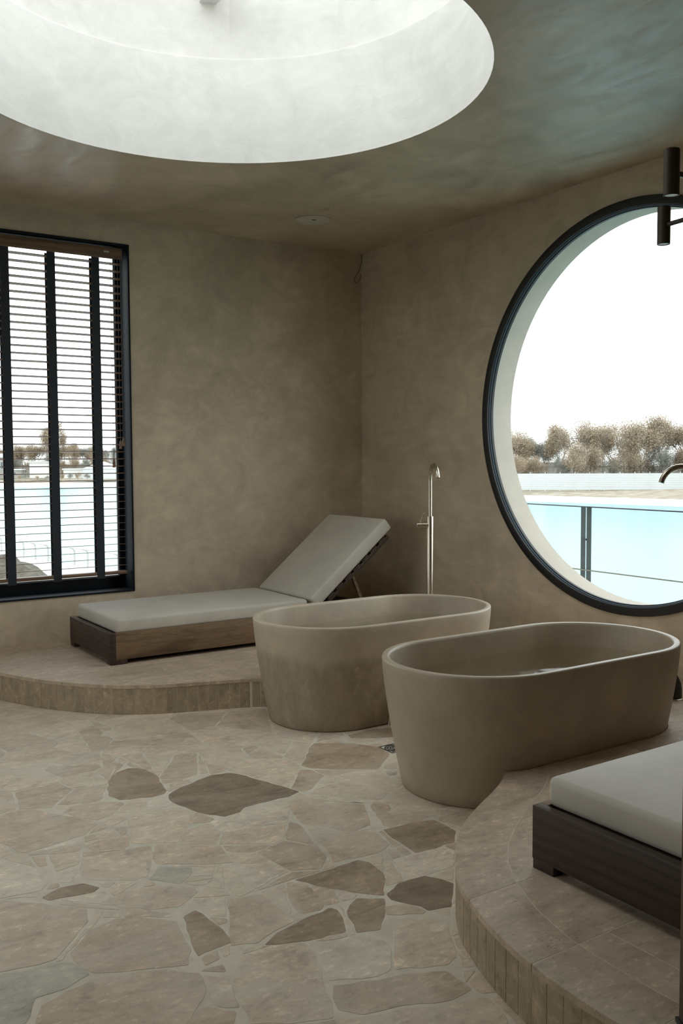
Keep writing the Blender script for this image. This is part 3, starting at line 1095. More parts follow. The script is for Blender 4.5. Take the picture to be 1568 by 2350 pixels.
def lay(poly, mat, joint, amp=0.006):
    poly = clean(poly, 0.012)
    if len(poly) < 3:
        return
    if area(poly) < 0:
        poly = poly[::-1]
    per_ = sum(math.dist(a, b) for a, b in zip(poly, poly[1:]+poly[:1]))
    if area(poly)/per_ < 0.009:
        return
    p = inset_poly(poly, joint) if joint else poly
    if area(p) < 0.0009:
        return
    p = dedupe(wobble(p, rnd, amp), 0.002)
    if len(p) < 3:
        return
    cx_ = sum(q[0] for q in p)/len(p)
    cy_ = sum(q[1] for q in p)/len(p)
    bm = bmesh.new()
    add_prism(bm, [(x-cx_, y-cy_) for x, y in p], -0.02, 0.0, 0.0010)
    o = finish('stone', bm, mat, floor)
    o.location = (cx_, cy_, -rnd.uniform(0.0, 0.0004))


for c, pl in TRACED:
    lay([tuple(q) for q in pl], M['stone_'+c], 0.0, 0.006)
frame_poly = [(FX0, FY0), (FX1, FY0), (FX1, FY1), (FX0, FY1)]
inner_plat = inset_poly(PLAT_POLY, 0.05)
kinds = ['b']*10+['t']*7+['c']*3
for i, sd in enumerate(seeds):
    cell = frame_poly
    for j, q in enumerate(seeds):
        if i == j or abs(q[0]-sd[0]) > 1.3 or abs(q[1]-sd[1]) > 1.3:
            continue
        mx_, my_ = (sd[0]+q[0])/2, (sd[1]+q[1])/2
        cell = clip_half(cell, mx_, my_, sd[0]-q[0], sd[1]-q[1])
        if len(cell) < 3:
            break
    if len(cell) < 3:
        continue
    pcs = [cell]
    for h in blocks:
        pcs = [z for p_ in pcs for z in subtract(p_, h)]
    for p_ in pcs:
        if len(p_) < 3 or abs(area(p_)) < 0.002:
            continue
        if all(in_poly(q, inner_plat) or in_tub(q, -0.03) for q in p_):
            continue
        lay(p_, M['stone_'+rnd.choice(kinds)], rnd.uniform(0.0025, 0.0075))

# ------------------------------------------------------------------ bathtubs


def bathtub(c, hl, hw, mat, label):
    t = empty('bathtub', (c[0], c[1], 0))
    tag(t, label, 'bathtub', 'freestanding stone bathtubs')
    bm = bmesh.new()
    rows = [[(x, y, z) for x, y in stadium(hl-i_, hw-i_)] for z, i_ in TUB_OUT+TUB_IN]
    rs = loft(bm, rows)
    bm.faces.new(rs[0][::-1])
    bm.faces.new(rs[-1])
    finish('shell', bm, mat, t, smooth=50)
    bm = bmesh.new()
    bm.faces.new([bm.verts.new((x, y, 0.452)) for x, y in stadium(hl-0.0412, hw-0.0412)])
    w = finish('water', bm, M['water'], t)
    w['label'] = 'still bath water'
    # black waste elbow from the end of the tub down into the platform
    pth = [(hl-0.045, 0, 0.305)]
    px_ = 1.045-0.04 if hl < 0.77 else 1.04
    for k in range(9):
        a = PI/2*k/8
        pth.append((px_-0.10+0.10*math.sin(a), 0, 0.205+0.10*math.cos(a)))
    pth.append((px_, 0, PZ))
    p = tube('waste_pipe', pth, 0.040, M['black'], t, 20)
    lathe('flange', [(0.040, PZ), (0.058, PZ), (0.058, PZ+0.005), (0.052, PZ+0.008), (0.040, PZ+0.008)], M['nickel'], p, 28, c=(px_, 0, 0), closed=True)
    return t


bathtub(TUBS[0][0], TUBS[0][1], TUBS[0][2], M['tub_damp'], 'oval stone bathtub with damp-stained lower sides, beside the lounger by the far wall')
bathtub(TUBS[1][0], TUBS[1][1], TUBS[1][2], M['tub'], 'front oval stone bathtub with evenly brown sides under the round window')

# ------------------------------------------------------------------ tub fillers


def filler(loc, rz, label, lever_rot):
    t = empty('tub_filler', (loc[0], loc[1], PZ), rz)
    tag(t, label, 'tap', 'freestanding tub fillers')
    zt = 1.42-PZ
    lathe('base_plate', [(0.001, 0.0), (0.055, 0.0), (0.055, 0.006), (0.051, 0.010), (0.026, 0.010)], M['nickel'], t, 32)
    lathe('pole', [(0.0245, 0.008), (0.0245, 0.883), (0.0235, 0.886), (0.014, 0.886)], M['nickel'], t, 28)
    R = 0.105
    pth = [(0, 0, 0.884), (0, 0, 1.0), (0, 0, zt-R-0.0145)]
    for k in range(1, 17):
        a = PI*k/16*0.93
        pth.append((R-R*math.cos(a), 0, zt-R-0.0145+R*math.sin(a)))
    tube('spout', pth, 0.0145, M['nickel'], t, 20)
    e = pth[-1]
    # mixer body with its lever, turned to the side
    a = lever_rot
    dx, dy = math.cos(a), math.sin(a)
    z0 = 0.825
    v = tube('mixer_valve', [(dx*0.010, dy*0.010, z0), (dx*0.050, dy*0.050, z0)], 0.0225, M['nickel'], t, 24)
    h = tube('mixer_handle', [(dx*0.052, dy*0.052, z0), (dx*0.088, dy*0.088, z0), (dx*0.090, dy*0.090, z0)], [0.0225, 0.0225, 0.0205], M['nickel'], t, 24)
    tube('lever', [(dx*0.070, dy*0.070, z0+0.018), (dx*0.038, dy*0.038, z0+0.085)], [0.0052, 0.0046], M['nickel'], h, 12)
    return t


filler((-0.555, -1.605), math.atan2(-0.905, -0.425), 'slim brushed tub filler standing in the corner behind the damp-stained bathtub', math.atan2(0.62, -0.78)-math.atan2(-0.905, -0.425))
filler((-0.455, -3.655), math.atan2(0.556, -0.831), 'tub filler with curved spout at the right edge, in front of the round window', PI*0.7)

# ------------------------------------------------------------------ loungers


def cushion(name, sx, sy, sz, mat, parent, r=0.020, puff=0.006):
    """Upholstered slab from the origin to (sx, sy, sz) with soft edges and a slight crown."""
    bm = bmesh.new()
    add_box(bm, 0, sx, 0, sy, 0, sz)
    bmesh.ops.bevel(bm, geom=bm.edges[:], offset=r, segments=4, profile=0.5, affect='EDGES')
    for ax, L in ((0, sx), (1, sy)):
        nn = 10 if ax == 0 else 6
        for k in range(1, nn):
            co = [0, 0, 0]
            co[ax] = r+(L-2*r)*k/nn
            no = [0, 0, 0]
            no[ax] = 1
            bmesh.ops.bisect_plane(bm, geom=bm.verts[:]+bm.edges[:]+bm.faces[:], plane_co=co, plane_no=no)
    for v in bm.verts:
        if v.co.z > sz*0.7:
            u = min(1, max(0, v.co.x/sx))
            w = min(1, max(0, v.co.y/sy))
            v.co.z += puff*(math.sin(PI*u)**0.5)*(math.sin(PI*w)**0.5)+0.0016*math.sin(17*u+5*w)*math.sin(PI*w)
    return finish(name, bm, mat, parent, smooth=True)


LW, LL = 0.805, 2.06


def lounger(loc, label):
    t = empty('sun_lounger', loc)
    tag(t, label, 'lounger', 'wooden daybed loungers')
    box('end_board', 0, 0.036, -LW, 0, 0.030, 0.200, M['wood_y'], t, 0.003)
    box('end_board', LL-0.036, LL, -LW, 0, 0.030, 0.200, M['wood_y'], t, 0.003)
    box('side_board', 0.036, LL-0.036, -LW, -LW+0.030, 0.030, 0.200, M['wood'], t, 0.003)
    box('side_board', 0.036, LL-0.036, -0.030, 0, 0.030, 0.200, M['wood'], t, 0.003)
    for fx in (0.0, LL-0.11):
        for fy in (-LW, -0.09):
            box('foot', fx+0.002, fx+0.11, fy+0.002, fy+0.088, 0.0, 0.032, M['wood_y'], t, 0.002)
    for k in range(7):
        x = 0.06+0.2*k
        box('deck_slat', x, x+0.15, -LW+0.03, -0.03, 0.172, 0.190, M['wood_y'], t, 0.002)
    cu = cushion('mattress', 1.408, LW-0.03, 0.094, M['fabric'], t)
    cu.location = (0.048, -LW+0.012, 0.193)
    # raised back: local frame tilted about the hinge
    ang = math.radians(39.5)
    hx, hz = 1.475, 0.288
    back = cushion('back_cushion', 0.865, LW-0.03, 0.098, M['fabric'], t)
    n_ = (math.sin(ang), -math.cos(ang))
    back.location = (hx+n_[0]*0.098+0.0, -LW+0.012, hz+n_[1]*0.098)
    back.rotation_euler = (0, -ang, 0)
    bf = empty('backrest_frame', (hx+n_[0]*0.100, -LW+0.012, hz+n_[1]*0.100))
    bf.rotation_euler = (0, -ang, 0)
    bf.parent = t
    for y in (0.0, LW-0.03-0.035):
        box('rail', -0.02, 0.80, y+0.004, y+0.039, -0.040, -0.014, M['wood_y'], bf, 0.004)
    for k in range(8):
        s_ = 0.01+0.098*k
        box('slat', s_, s_+0.070, 0.0, LW-0.03, -0.014, 0.0, M['wood_y'], bf, 0.003)
    ca, sa = math.cos(ang), math.sin(ang)

    def onback(s_, nrm):
        return (hx+n_[0]*0.1+s_*ca-nrm*sa, hz+n_[1]*0.1+s_*sa+nrm*ca)
    qx, qz = onback(0.40, -0.045)
    for y in (-LW+0.075, -0.105):
        bm = bmesh.new()
        add_box(bm, -0.012, 0.012, -0.012, 0.012, 0, 1)
        L = math.dist((qx, qz), (qx+0.10, 0.19))
        for v in bm.verts:
            f_ = v.co.z
            v.co.z = qz+(0.19-qz)*f_
            v.co.x = qx+0.10*f_+v.co.x
            v.co.y += y
        finish('prop', bm, M['wood'], t)
    return t


lounger((-2.618, -0.191, PZ), 'wooden daybed lounger with pale mattress and raised back, below the rectangular window')
lounger((-2.520, -4.513, PZ), 'wooden daybed lounger with pale mattress in the right foreground, dark end board towards the camera')

# ------------------------------------------------------------------ slim wooden post at the right edge
pn = empty('wooden_post', (-2.8465, -5.3025, PZ), -YAW)
tag(pn, 'dark slim wooden post at the far right foreground, beside the lounger', 'post')
box('shaft', 0.0, 0.065, -0.0325, 0.0325, 0.012, 1.97, M['wood_z'], pn, 0.004)
box('foot_plate', -0.006, 0.071, -0.0385, 0.0385, 0.0, 0.012, M['black'], pn, 0.002)

# ------------------------------------------------------------------ hanging lamp
lamp = empty('chandelier', (-0.934, -4.310, 2.54))
tag(lamp, 'dark bronze hanging lamp with upright cylinder spots on thin arms, top right', 'lamp')
lathe('hub', [(0.001, -0.05), (0.030, -0.05), (0.030, 0.05), (0.012, 0.055)], M['lamp'], lamp, 24)
tube('stem', [(0, 0, 0.05), (0, 0, 0.35), (0, 0, ZC-2.54)], 0.010, M['lamp'], lamp, 12)
lathe('ceiling_rose', [(0.001, ZC-2.54-0.03), (0.06, ZC-2.54-0.03), (0.065, ZC-2.54)], M['lamp'], lamp, 28)
c1 = Vector((-1.530, -4.250, 0))-Vector((-0.934, -4.310, 0))
c2 = Vector((-0.870, -3.717, 0))-Vector((-0.934, -4.310, 0))
for d in (c1, c2, -c1, -c2):
    u = d.normalized()
    tube('arm', [tuple(u*0.028), tuple(d*0.6), tuple(u*(d.length-0.028))], 0.011, M['lamp'], lamp, 12)
    sp = lathe('spot', [(0.001, 0.088), (0.027, 0.088), (0.030, 0.085), (0.030, -0.086), (0.028, -0.088), (0.026, -0.082), (0.001, -0.082)], M['lamp'], lamp, 32)
    sp.location = d
    lathe('lens', [(0.001, -0.0845), (0.0255, -0.0845), (0.0255, -0.082)], M['lens'], sp, 28)

# ------------------------------------------------------------------ ceiling speaker, corner cable, floor drain
sp = empty('ceiling_speaker', (-0.948, -0.747, ZC))
tag(sp, 'round pale speaker grille set in the brown ceiling', 'speaker')
lathe('rim', [(0.118, -0.001), (0.136, -0.001), (0.136, -0.006), (0.130, -0.010), (0.118, -0.010)], plain('speaker_rim', (0.50, 0.46, 0.39), 0.6), sp, 48, closed=True)
lathe('grille', [(0.001, -0.007), (0.06, -0.0075), (0.118, -0.006), (0.118, -0.001)], plain('speaker_cloth', (0.56, 0.53, 0.46), 0.6), sp, 48)
bx_ = box('slot', -0.030, 0.004, -0.035, -0.022, -0.0105, -0.0070, M['black'], sp, 0.001)

pth = [(-0.006, -0.012, 3.185), (-0.010, -0.02, 3.12), (-0.04, -0.022, 3.04), (-0.075, -0.020, 2.985), (-0.085, -0.018, 2.955), (-0.070, -0.018, 2.938), (-0.045, -0.018, 2.950), (-0.022, -0.018, 2.985), (-0.010, -0.016, 3.01)]
tag(tube('corner_cable', catmull(pth, 5), 0.0022, M['wood_y'], None, 8), 'thin loop of loose cable hanging in the ceiling corner', 'cable')

dr = empty('floor_drain', (-1.8275, -2.8825, 0))
tag(dr, 'square metal floor drain with ring slots between the bathtubs', 'drain')
hs = 0.060
bm = bmesh.new()
for a in ((-hs, hs, -hs, -hs+0.006), (-hs, hs, hs-0.006, hs), (-hs, -hs+0.006, -hs+0.006, hs-0.006), (hs-0.006, hs, -hs+0.006, hs-0.006)):
    add_box(bm, *a, -0.02, 0.0015)
finish('drain_frame', bm, M['steel'], dr)
box('drain_pan', -hs+0.006, hs-0.006, -hs+0.006, hs-0.006, -0.02, -0.006, M['black'], dr, 0)
for r0, r1 in ((0.008, 0.014), (0.020, 0.027), (0.033, 0.040), (0.045, 0.053)):
    lathe('grate_ring', [(r0, -0.006), (r1, -0.006), (r1, 0.0005), (r0, 0.0005)], M['steel'], dr, 40, closed=True)
for k in range(4):
    b_ = box('grate_bar', 0.010, 0.052 if k % 2 else 0.066, -0.003, 0.003, -0.006, 0.0, M['steel'], dr, 0)
    b_.rotation_euler = (0, 0, PI/4+PI/2*k)

# ------------------------------------------------------------------ outside: balcony railing by the round window
rl = empty('balcony_railing', (0.605, -1.966, 0.0))
tag(rl, 'blue-grey steel balcony railing with a twin flat post outside the round window', 'railing')
for y in (-0.0265, 0.0265):
    box('post_bar', -0.002, 0.002, y-0.0215, y+0.0215, 0.0, 1.094, M['rail'], rl, 0)
for off in (-1.85, 1.85):
    for y in (-0.0265, 0.0265):
        box('post_bar', -0.002, 0.002, off+y-0.0215, off+y+0.0215, 0.0, 1.094, M['rail'], rl, 0)
box('top_rail', -0.025, 0.025, -3.6, 3.0, 1.094, 1.102, M['rail'], rl, 0.001)
tube('wire', [(-0.008, -3.6, 0.638), (-0.008, 0, 0.638), (-0.008, 3.0, 0.638)], 0.005, M['gasket'], rl, 8)
for z in (0.22, 0.86):
    if z < 0.5:
        tube('wire', [(-0.008, -3.6, z), (-0.008, 0, z), (-0.008, 3.0, z)], 0.005, M['gasket'], rl, 8)
    box('spacer', -0.008, 0.008, -0.006, 0.022, z-0.006, z+0.006, M['rail'], rl, 0)
balc = box('balcony_floor', WT, 0.72, -6.5, 1.6, -0.25, -0.02, M['reveal'], None, 0)
tag(balc, 'narrow concrete balcony ledge outside the round window', kind='structure')

# ------------------------------------------------------------------ outside: lake, banks, trees, houses


def ground_mat(name, c, c2, sc=0.6):
    m = NT(name)
    n1 = m.noise(m.mapping(), sc, 6, 0.65)
    m.color(m.ramp(n1, [(0.35, c), (0.65, c2)]))
    m.set(Roughness=0.9, Specular_IOR_Level=0.15)
    return m.m


M['beach'] = ground_mat('white_shore', (0.80, 0.80, 0.78), (0.86, 0.87, 0.86), 0.2)
M['verge'] = ground_mat('dry_verge', (0.22, 0.18, 0.13), (0.36, 0.33, 0.27), 0.5)
M['soil'] = ground_mat('dry_soil', (0.06, 0.05, 0.036), (0.12, 0.11, 0.09), 1.5)
M['land'] = ground_mat('winter_land', (0.06, 0.05, 0.036), (0.09, 0.08, 0.06), 0.1)
M['prom'] = ground_mat('pale_promenade', (0.42, 0.41, 0.40), (0.52, 0.51, 0.50), 0.3)
M['metal_white'] = plain('white_sheet_metal', (0.52, 0.54, 0.545), 0.45, var=0.02, bump=0)
M['wall_white'] = plain('white_house_wall', (0.6, 0.6, 0.58), 0.8, var=0.03, vs=0.5, bump=0)
M['wall_grey'] = plain('grey_house_wall', (0.28, 0.27, 0.25), 0.8, var=0.06, vs=0.5, bump=0)
M['roof_pale'] = plain('pale_roof', (0.5, 0.5, 0.5), 0.7, var=0.04, vs=0.5, bump=0)
M['dark_glass'] = plain('dark_window_glass', (0.10, 0.11, 0.12), 0.2, bump=0)
M['pale_rail'] = plain('pale_rail_paint', (0.45, 0.44, 0.43), 0.5, bump=0)
M['twig'] = leafy('brown_twigs', (0.36, 0.29, 0.21))
M['twig_g'] = leafy('grey_green_foliage', (0.27, 0.27, 0.23))
M['bark'] = leafy('grey_bark', (0.22, 0.19, 0.155), 0.2)

lm = NT('turquoise_lake')
lm.color(lm.ramp(lm.noise(lm.mapping((0.02, 0.02, 0.02)), 1.0, 4, 0.6), [(0.35, (0.210, 0.345, 0.36)), (0.65, (0.232, 0.365, 0.376))]))
lm.set(Roughness=0.25, Specular_IOR_Level=0.06, IOR=1.33)
lm.bump(lm.noise(lm.mapping((1.2, 1.2, 1)), 2.0, 3, 0.6), 0.06, 0.05)
LZ = -4.80
bm = bmesh.new()
bm.faces.new([bm.verts.new(p) for p in ((-260, -60, LZ), (200, -60, LZ), (200, 420, LZ), (-260, 420, LZ))])
tag(finish('lake', bm, lm.m, recalc=False), 'calm bright turquoise lagoon outside both windows', kind='stuff')

# far bank: cross-sections following the shoreline, looking outwards
SHORE = [(-220, 330), (-120, 290), (-40, 258), (31.6, 223.5), (48.6, 214.2), (59, 205.4), (69.3, 197.1), (82, 172), (90, 140), (90.5, 112), (88.5, 94), (90.0, 88.5), (92.6, 75.1), (94.4, 65.2), (95.4, 58.1), (98, 30), (100, -10), (104, -60)]
SH = catmull(SHORE, 3)


def bank(name, a, b, za, zb, mat, label):
    bm = bmesh.new()
    rows = []
    for i, p in enumerate(SH):
        q0, q1 = SH[max(0, i-1)], SH[min(len(SH)-1, i+1)]
        d = Vector((q1[0]-q0[0], q1[1]-q0[1])).normalized()
        nrm = Vector((-d.y, d.x))
        r_ = Vector((p[0]+4.6, p[1]+6.5)).normalized()
        nrm = (r_*0.75+nrm*(0.25 if nrm.dot(r_) > 0 else -0.25)).normalized()
        k = 2.0 if p[1] > 150 else 1.0
        rows.append((bm.verts.new((p[0]+nrm.x*a*k, p[1]+nrm.y*a*k, za)), bm.verts.new((p[0]+nrm.x*b*k, p[1]+nrm.y*b*k, zb))))
    for r0, r1 in zip(rows, rows[1:]):
        bm.faces.new((r0[0], r1[0], r1[1], r0[1]))
    tag(finish(name, bm, mat, smooth=True), label, kind='structure')


bank('beach', 0, 17, LZ-0.02, -4.62, M['beach'], 'bright white shore strip along the far side of the lagoon')
bank('verge', 17, 40, -4.62, -3.85, M['verge'], 'brown grassy verge between the white shore and the fence')
bank('far_land', 40, 320, -3.85, -2.6, M['land'], 'flat brown winter land behind the far bank')

# long white fence of ribbed sheets
FA, FB = Vector((99.0, 113.0)), Vector((147.0, 74.0))
fd = (FB-FA)
fl = fd.length
fd.normalize()
fence = empty('sheet_fence', (FA.x, FA.y, -3.95), math.atan2(fd.y, fd.x))
tag(fence, 'long white ribbed sheet-metal fence on the far bank, seen through the round window', 'fence')
bm = bmesh.new()
PW = 2.45
zz = []
nr = 9
for k in range(nr):
    z0 = 2.72*k/nr
    zz += [(z0, 0.0), (z0+0.20, 0.0), (z0+0.235, 0.05), (z0+0.29, 0.05)]
zz.append((2.72, 0.0))
cols = [[bm.verts.new((x, y, z)) for z, y in zz] for x in (0, PW-0.02)]
for i in range(len(zz)-1):
    bm.faces.new((cols[0][i], cols[1][i], cols[1][i+1], cols[0][i+1]))
panel0 = finish('panel', bm, M['metal_white'], fence)
npan = int(fl/PW)
bm = bmesh.new()
add_box(bm, -0.05, 0.05, 0.06, 0.16, -0.3, 2.95)
post0 = finish('post', bm, M['metal_white'], fence)
for k in range(1, npan):
    inst('panel', panel0.data, fence, (k*PW, 0, 0))
    inst('post', post0.data, fence, (k*PW, 0, 0))

# grey wall behind the fence
gw = box('garden_wall', 0, 17, 0, 0.3, 0, 4.0, M['wall_grey'], None, 0)
gw.location = (137.5, 139.9, -3.6)
gw.rotation_euler = (0, 0, math.atan2(fd.y, fd.x))
tag(gw, 'long grey block wall behind the trees above the white fence', 'wall')


def tree_meshes(seed, h, spread, n_tw, dense, low=0.3):
    r = random.Random(seed)
    bm = bmesh.new()
    tips = []

    def grow(p, d, L, rad, lev):
        q = p+d*L
        add_tube(bm, [p, (p+q)/2+Vector((r.uniform(-.05, .05), r.uniform(-.05, .05), 0))*L, q], [rad, rad*0.8, rad*0.6], 5, False)
        if lev == 0:
            tips.append((q, L))
            return
        for _ in range(3 if lev > 1 else 4):
            nd = (d*0.75+Vector((r.uniform(-1, 1)*spread, r.uniform(-1, 1)*spread, r.uniform(0.0, 0.7)))).normalized()
            grow(p+d*L*r.uniform(0.5, 1.0), nd, L*r.uniform(0.55, 0.75), rad*0.5, lev-1)
            tips.append((p+d*L, L*0.7))
    for s_ in range(r.choice((1, 2, 2, 3))):
        grow(Vector((r.uniform(-.4, .4), r.uniform(-.4, .4), -0.5)), Vector((r.uniform(-.15, .15), r.uniform(-.15, .15), 1)).normalized(), h*0.42, h*0.014, 3)
    me_t = bpy.data.meshes.new('trunk')
    bm.to_mesh(me_t)
    bm.free()
    me_t.materials.append(M['bark'])
    verts, faces = [], []
    for k in range(n_tw):
        c, L = r.choice(tips)
        p = c+Vector((r.gauss(0, 1), r.gauss(0, 1), r.gauss(0, 1))).normalized()*L*dense*0.95*math.sqrt(r.random())
        if p.z < h*low*r.random():
            p.z = h*low*(0.5+r.random())
        d = Vector((r.uniform(-1, 1), r.uniform(-1, 1), r.uniform(-.3, 1))).normalized()
        w = d.cross(Vector((r.uniform(-1, 1), r.uniform(-1, 1), r.uniform(-1, 1)))).normalized()
        s1 = r.uniform(.06, .17)*h/13
        s2 = s1*r.uniform(.25, .55)
        b = len(verts)
        verts += [p-w*s2, p+w*s2, p+d*s1*1.6]
        faces.append((b, b+1, b+2))
    me_c = bpy.data.meshes.new('crown')
    me_c.from_pydata(verts, [], faces)
    return me_t, me_c


TREES = [tree_meshes(3, 13, 0.62, 26000, 1.05), tree_meshes(8, 13, 0.55, 22000, 0.95), tree_meshes(15, 13, 0.7, 28000, 1.1, 0.15)]
TALL = tree_meshes(21, 13, 0.40, 20000, 0.7, 0.1)
SHRUB = [tree_meshes(31, 6, 0.8, 20000, 1.3, 0.05), tree_meshes(37, 6, 0.9, 18000, 1.3, 0.05)]
_cm = {}


def crown_mesh(me, mat):
    key = (me.name, mat.name)
    if key not in _cm:
        c = me.copy()
        c.materials.clear()
        c.materials.append(mat)
        _cm[key] = c
    return _cm[key]


def tree(name, x, y, z0, ztop, proto, base_h, mat, label, group, rz, cat='tree'):
    t = empty(name, (x, y, z0), rz)
    k = (ztop-z0)/base_h
    t.scale = (k, k, k)
    tag(t, label, cat, group)
    inst('trunk', proto[0], t)
    inst('crown', crown_mesh(proto[1], mat), t)
    return t


def ptop(me):
    return max(v.co.z for v in me.vertices)*0.97


RT = [(118.4, 118.8, 7.3, 0, 'twig', 'thin bare brown tree at the left end of the round window view'),
      (133.2, 130.5, 5.7, 3, 'twig_g', 'small dark grey-green conifer at the left of the tree line in the round window'),
      (124.5, 118.3, 5.6, 2, 'twig_g', 'low greyish tree right of the small dark conifer in the round window'),
      (123.7, 113.0, 8.5, 1, 'twig', 'loose bare tree left of the first tall clump in the round window'),
      (129.3, 111.7, 9.3, 0, 'twig', 'tallest bare brown tree of the first clump in the round window'),
      (137.7, 113.2, 8.4, 2, 'twig', 'wispy bare tree at the right shoulder of the first clump in the round window'),
      (132.2, 104.9, 6.6, 1, 'twig', 'lower bare tree in the dip between the two tall clumps in the round window'),
      (132.7, 101.0, 9.5, 0, 'twig', 'tall bare tree at the left of the second clump, left of the curved spout'),
      (137.7, 101.3, 9.9, 1, 'twig', 'tallest bare tree of the second clump, above the curved spout'),
      (138.7, 98.2, 8.7, 2, 'twig', 'bare brown tree cut by the right picture edge above the curved spout'),
      (143.6, 97.3, 9.2, 0, 'twig', 'bare brown tree just beyond the right picture edge')]
protos = TREES+[TALL]
tr_ = random.Random(5)
for x, y, zt, pi_, mt, lb in RT:
    pr = protos[pi_]
    tree('bare_tree', x, y, -3.7, zt, pr, ptop(pr[1]), M[mt], lb, 'bare trees behind the white fence', tr_.uniform(0, 6.28))
ORD = ['leftmost', 'second from left', 'third from left', 'fourth from left', 'fifth from left', 'sixth from left', 'seventh from left', 'eighth from left', 'ninth from left', 'tenth from left', 'eleventh from left', 'twelfth from left', 'thirteenth from left', 'fourteenth from left', 'rightmost']


def name_in_order(things, text):
    """Tell look-alikes apart by their order from left to right as seen from the room."""
    things = sorted(things, key=lambda o: math.atan2(o.location.x-CAM_POS.x, o.location.y-CAM_POS.y))
    for i, o in enumerate(things):
        o['label'] = text.format('rightmost' if i == len(things)-1 else ORD[i])


thicket, line_, under, bushes = [], [], [], []
for k in range(15):
    x, y = 110.9+2.04*k, 112.7-1.365*k
    pr = SHRUB[k % 2]
    th_ = tree('brown_shrub', x+tr_.uniform(-1, 1), y+tr_.uniform(1, 4), -3.7, tr_.uniform(1.6, 4.6), pr, ptop(pr[1]), M['twig' if k % 4 else 'twig_g'],
         'dense brown shrub in the thicket behind the white fence in the round window', 'brown thicket behind the white fence', tr_.uniform(0, 6.28), 'shrub')
    thicket.append(th_)
LT = [(80.2, 281.1, 14.5, 3, 'twig', 'tall pointed tree standing above the tree line behind the blind'),
      (71.1, 292.6, 6.1, 0, 'twig', None), (75.1, 292.5, 7.2, 1, 'twig', None), (77.4, 286.1, 7.4, 2, 'twig', None), (84.8, 283.6, 7.4, 0, 'twig', None),
      (86.1, 279.1, 7.6, 1, 'twig', None), (90.5, 282.1, 6.6, 2, 'twig_g', None), (92.0, 276.3, 6.2, 0, 'twig', None), (95.5, 276.3, 5.9, 1, 'twig_g', None),
      (70.1, 299.3, 5.6, 2, 'twig_g', None), (95.4, 264.4, 7.1, 3, 'twig_g', 'pointed dark tree at the right end of the tree line behind the blind'), (65.6, 294.0, 6.6, 0, 'twig', None), (60.5, 299.0, 6.4, 2, 'twig', None), (100.5, 268.0, 6.8, 0, 'twig', None)]
for x, y, zt, pi_, mt, lb in LT:
    pr = protos[pi_]
    lt_ = tree('bare_tree', x, y, -3.4, zt, pr, ptop(pr[1]), M[mt], lb or 'bare tree in the low brown tree line behind the slats of the blind', 'tree line seen through the blind', tr_.uniform(0, 6.28))
    if not lb:
        line_.append(lt_)
for k in range(13):
    x, y = 62+2.7*k, 284-1.75*k
    pr = SHRUB[k % 2]
    un_ = tree('brown_shrub', x, y, -3.4, tr_.uniform(1.5, 4.0), pr, ptop(pr[1]), M['twig' if k % 3 else 'twig_g'],
         'shrub in the dense understorey below the trees behind the blind', 'understorey seen through the blind', tr_.uniform(0, 6.28), 'shrub')
    under.append(un_)
for k, (x, y) in enumerate([(61.2, 245.6), (62.7, 244.6), (65.1, 243.0), (72.3, 238.2), (74.2, 236.9), (76.1, 235.6), (70.4, 239.4), (67.5, 241.4)]):
    pr = SHRUB[k % 2]
    bu_ = tree('bush', x, y, -4.2, -4.2+tr_.uniform(1.5, 2.6), pr, ptop(pr[1]), M['twig_g' if k % 2 else 'twig'], 'low round bush on the far bank in front of the white buildings', 'low bushes on the far bank', k*1.3, 'bush')
    bushes.append(bu_)
name_in_order(thicket, 'brown shrub behind the white fence in the round window, {} in the thicket')
name_in_order(line_, 'bare tree in the low tree line behind the blind, {} of its row')
name_in_order(under, 'shrub under the tree line behind the blind, {} of its row')
name_in_order(bushes, 'low bush on the far bank before the buildings, {} of its row')


def house(name, x, y, z, rz, w, d, h, roof_h, wall, roof, label, wins=0):
    t = empty(name, (x, y, z), rz)
    tag(t, label, 'building')
    box('wall', 0, w, 0, d, 0, h, wall, t, 0)
    bm = bmesh.new()
    o_ = 0.3
    if roof_h > 0.5:
        vs = [bm.verts.new(p) for p in ((-o_, -o_, h), (w+o_, -o_, h), (w+o_, d+o_, h), (-o_, d+o_, h), (w/2, -o_, h+roof_h), (w/2, d+o_, h+roof_h))]
        for f in ((0, 1, 4), (1, 2, 5, 4), (2, 3, 5), (3, 0, 4, 5), (0, 3, 2, 1)):
            bm.faces.new([vs[i] for i in f])
    else:
        add_box(bm, -o_, w+o_, -o_, d+o_, h, h+0.35)
    finish('roof', bm, roof, t)
    for k in range(wins):
        wx = w*(k+0.5)/wins
        f = box('window', wx-0.45, wx+0.45, -0.06, 0.04, h*0.4, h*0.8, M['white'], t, 0)
        box('pane', wx-0.38, wx+0.38, -0.08, -0.055, h*0.4+0.08, h*0.8-0.08, M['dark_glass'], f, 0)
    return t


rzh = math.atan2(-2.7, 4.1)
house('white_building', 67.9, 260.4, -3.6, rzh, 4.9, 5, 4.3, 0, M['wall_white'], M['roof_pale'], 'white block building left of the middle blind tape', 0)
house('low_building', 74.0, 249.0, -3.6, rzh, 8.0, 4, 2.3, 0, M['wall_white'], M['roof_pale'], 'long low white building right of the middle blind tape', 0)
house('gable_shed', 76.8, 241.0, -3.7, rzh, 9.5, 5, 2.7, 1.9, M['metal_white'], M['metal_white'], 'white shed with a gable roof behind the right blind tape', 0)
house('grey_house', 61.0, 274.6, -3.4, rzh, 3.9, 5, 5.6, 1.2, M['wall_grey'], M['roof_pale'], 'grey house at the left picture edge behind the blind', 2)
house('pale_hut', 62.6, 262.5, -3.6, rzh, 3.6, 3, 2.2, 0, M['wall_grey'], M['roof_pale'], 'small grey hut beside the white block building', 1)

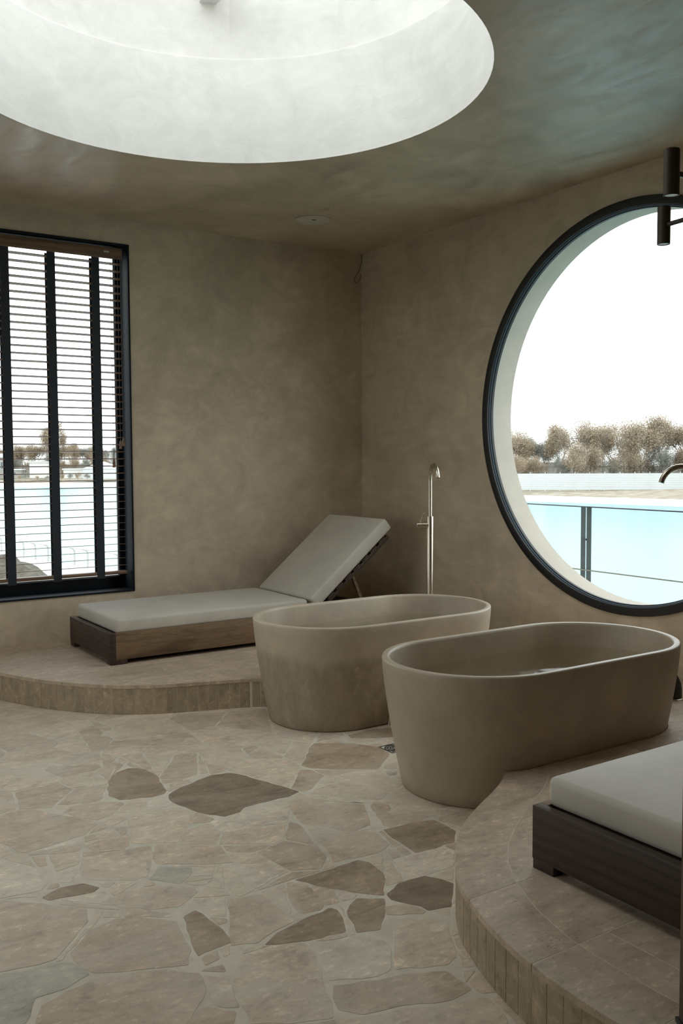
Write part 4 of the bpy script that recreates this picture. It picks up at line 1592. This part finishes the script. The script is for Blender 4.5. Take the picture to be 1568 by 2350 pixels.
# promenade below the rectangular window, with its railing
bm = bmesh.new()
pr_poly = [(-60, 5), (0.5, 4), (13.6, 36), (13.4, 41), (12.9, 43), (12.4, 45), (11.9, 47.3), (11.4, 49.5), (11.0, 52.5), (10.6, 57), (9.5, 66), (3, 95), (-60, 120)]
add_prism(bm, pr_poly, -6.0, -4.55)
tag(finish('promenade', bm, M['prom']), 'pale promenade at the water edge below the rectangular window', kind='structure')
pp = [(9.8, 63.5), (10.2, 60.5), (10.5, 58.2), (10.72, 56.0), (10.88, 53.9), (11.08, 52.0), (11.3, 50.2), (11.6, 48.6), (11.92, 47.1), (12.22, 45.6), (12.52, 44.2), (12.85, 42.7), (13.1, 41.0), (13.3, 39.4)]
pr_ = empty('promenade_railing', (11.0, 50.0, -4.55))
tag(pr_, 'pale railing with bent-over post tops along the water below the blind', 'railing')
for k, (x, y) in enumerate(pp):
    x, y = x-11.25, y-50
    bm = bmesh.new()
    pth = [(x, y, 0), (x, y, 0.8)]+[(x-0.28*(1-math.cos(a)), y-0.02, 0.8+0.22*math.sin(a)) for a in (0.4, 0.8, 1.2, 1.57)]
    add_tube(bm, pth, 0.055, 6)
    finish('post', bm, M['pale_rail'], pr_)
tube('handrail', [(x-11.25-0.30, y-50, 1.03) for x, y in pp], 0.03, M['pale_rail'], pr_, 6)
for z in (0.3, 0.6):
    tube('wire', [(x-11.25, y-50, z) for x, y in pp], 0.012, M['pale_rail'], pr_, 5)
bm = bmesh.new()
sr = random.Random(4)
rows = []
for i in range(11):
    for_ = []
    for j in range(15):
        u, v = i/10-0.5, j/14-0.5
        hgt = max(0, 1-(u*u+v*v)*4.2)*1.0*(0.8+0.4*sr.random())
        for_.append(bm.verts.new((u*3.4, v*14, hgt-0.05)))
    rows.append(for_)
for a, b in zip(rows, rows[1:]):
    for j in range(14):
        bm.faces.new((a[j], a[j+1], b[j+1], b[j]))
mo = finish('soil_mound', bm, M['soil'], smooth=True)
mo.location = (7.6, 43.0, -4.55)
tag(mo, 'heap of brown soil on the promenade at the lower left of the window', 'soil heap')
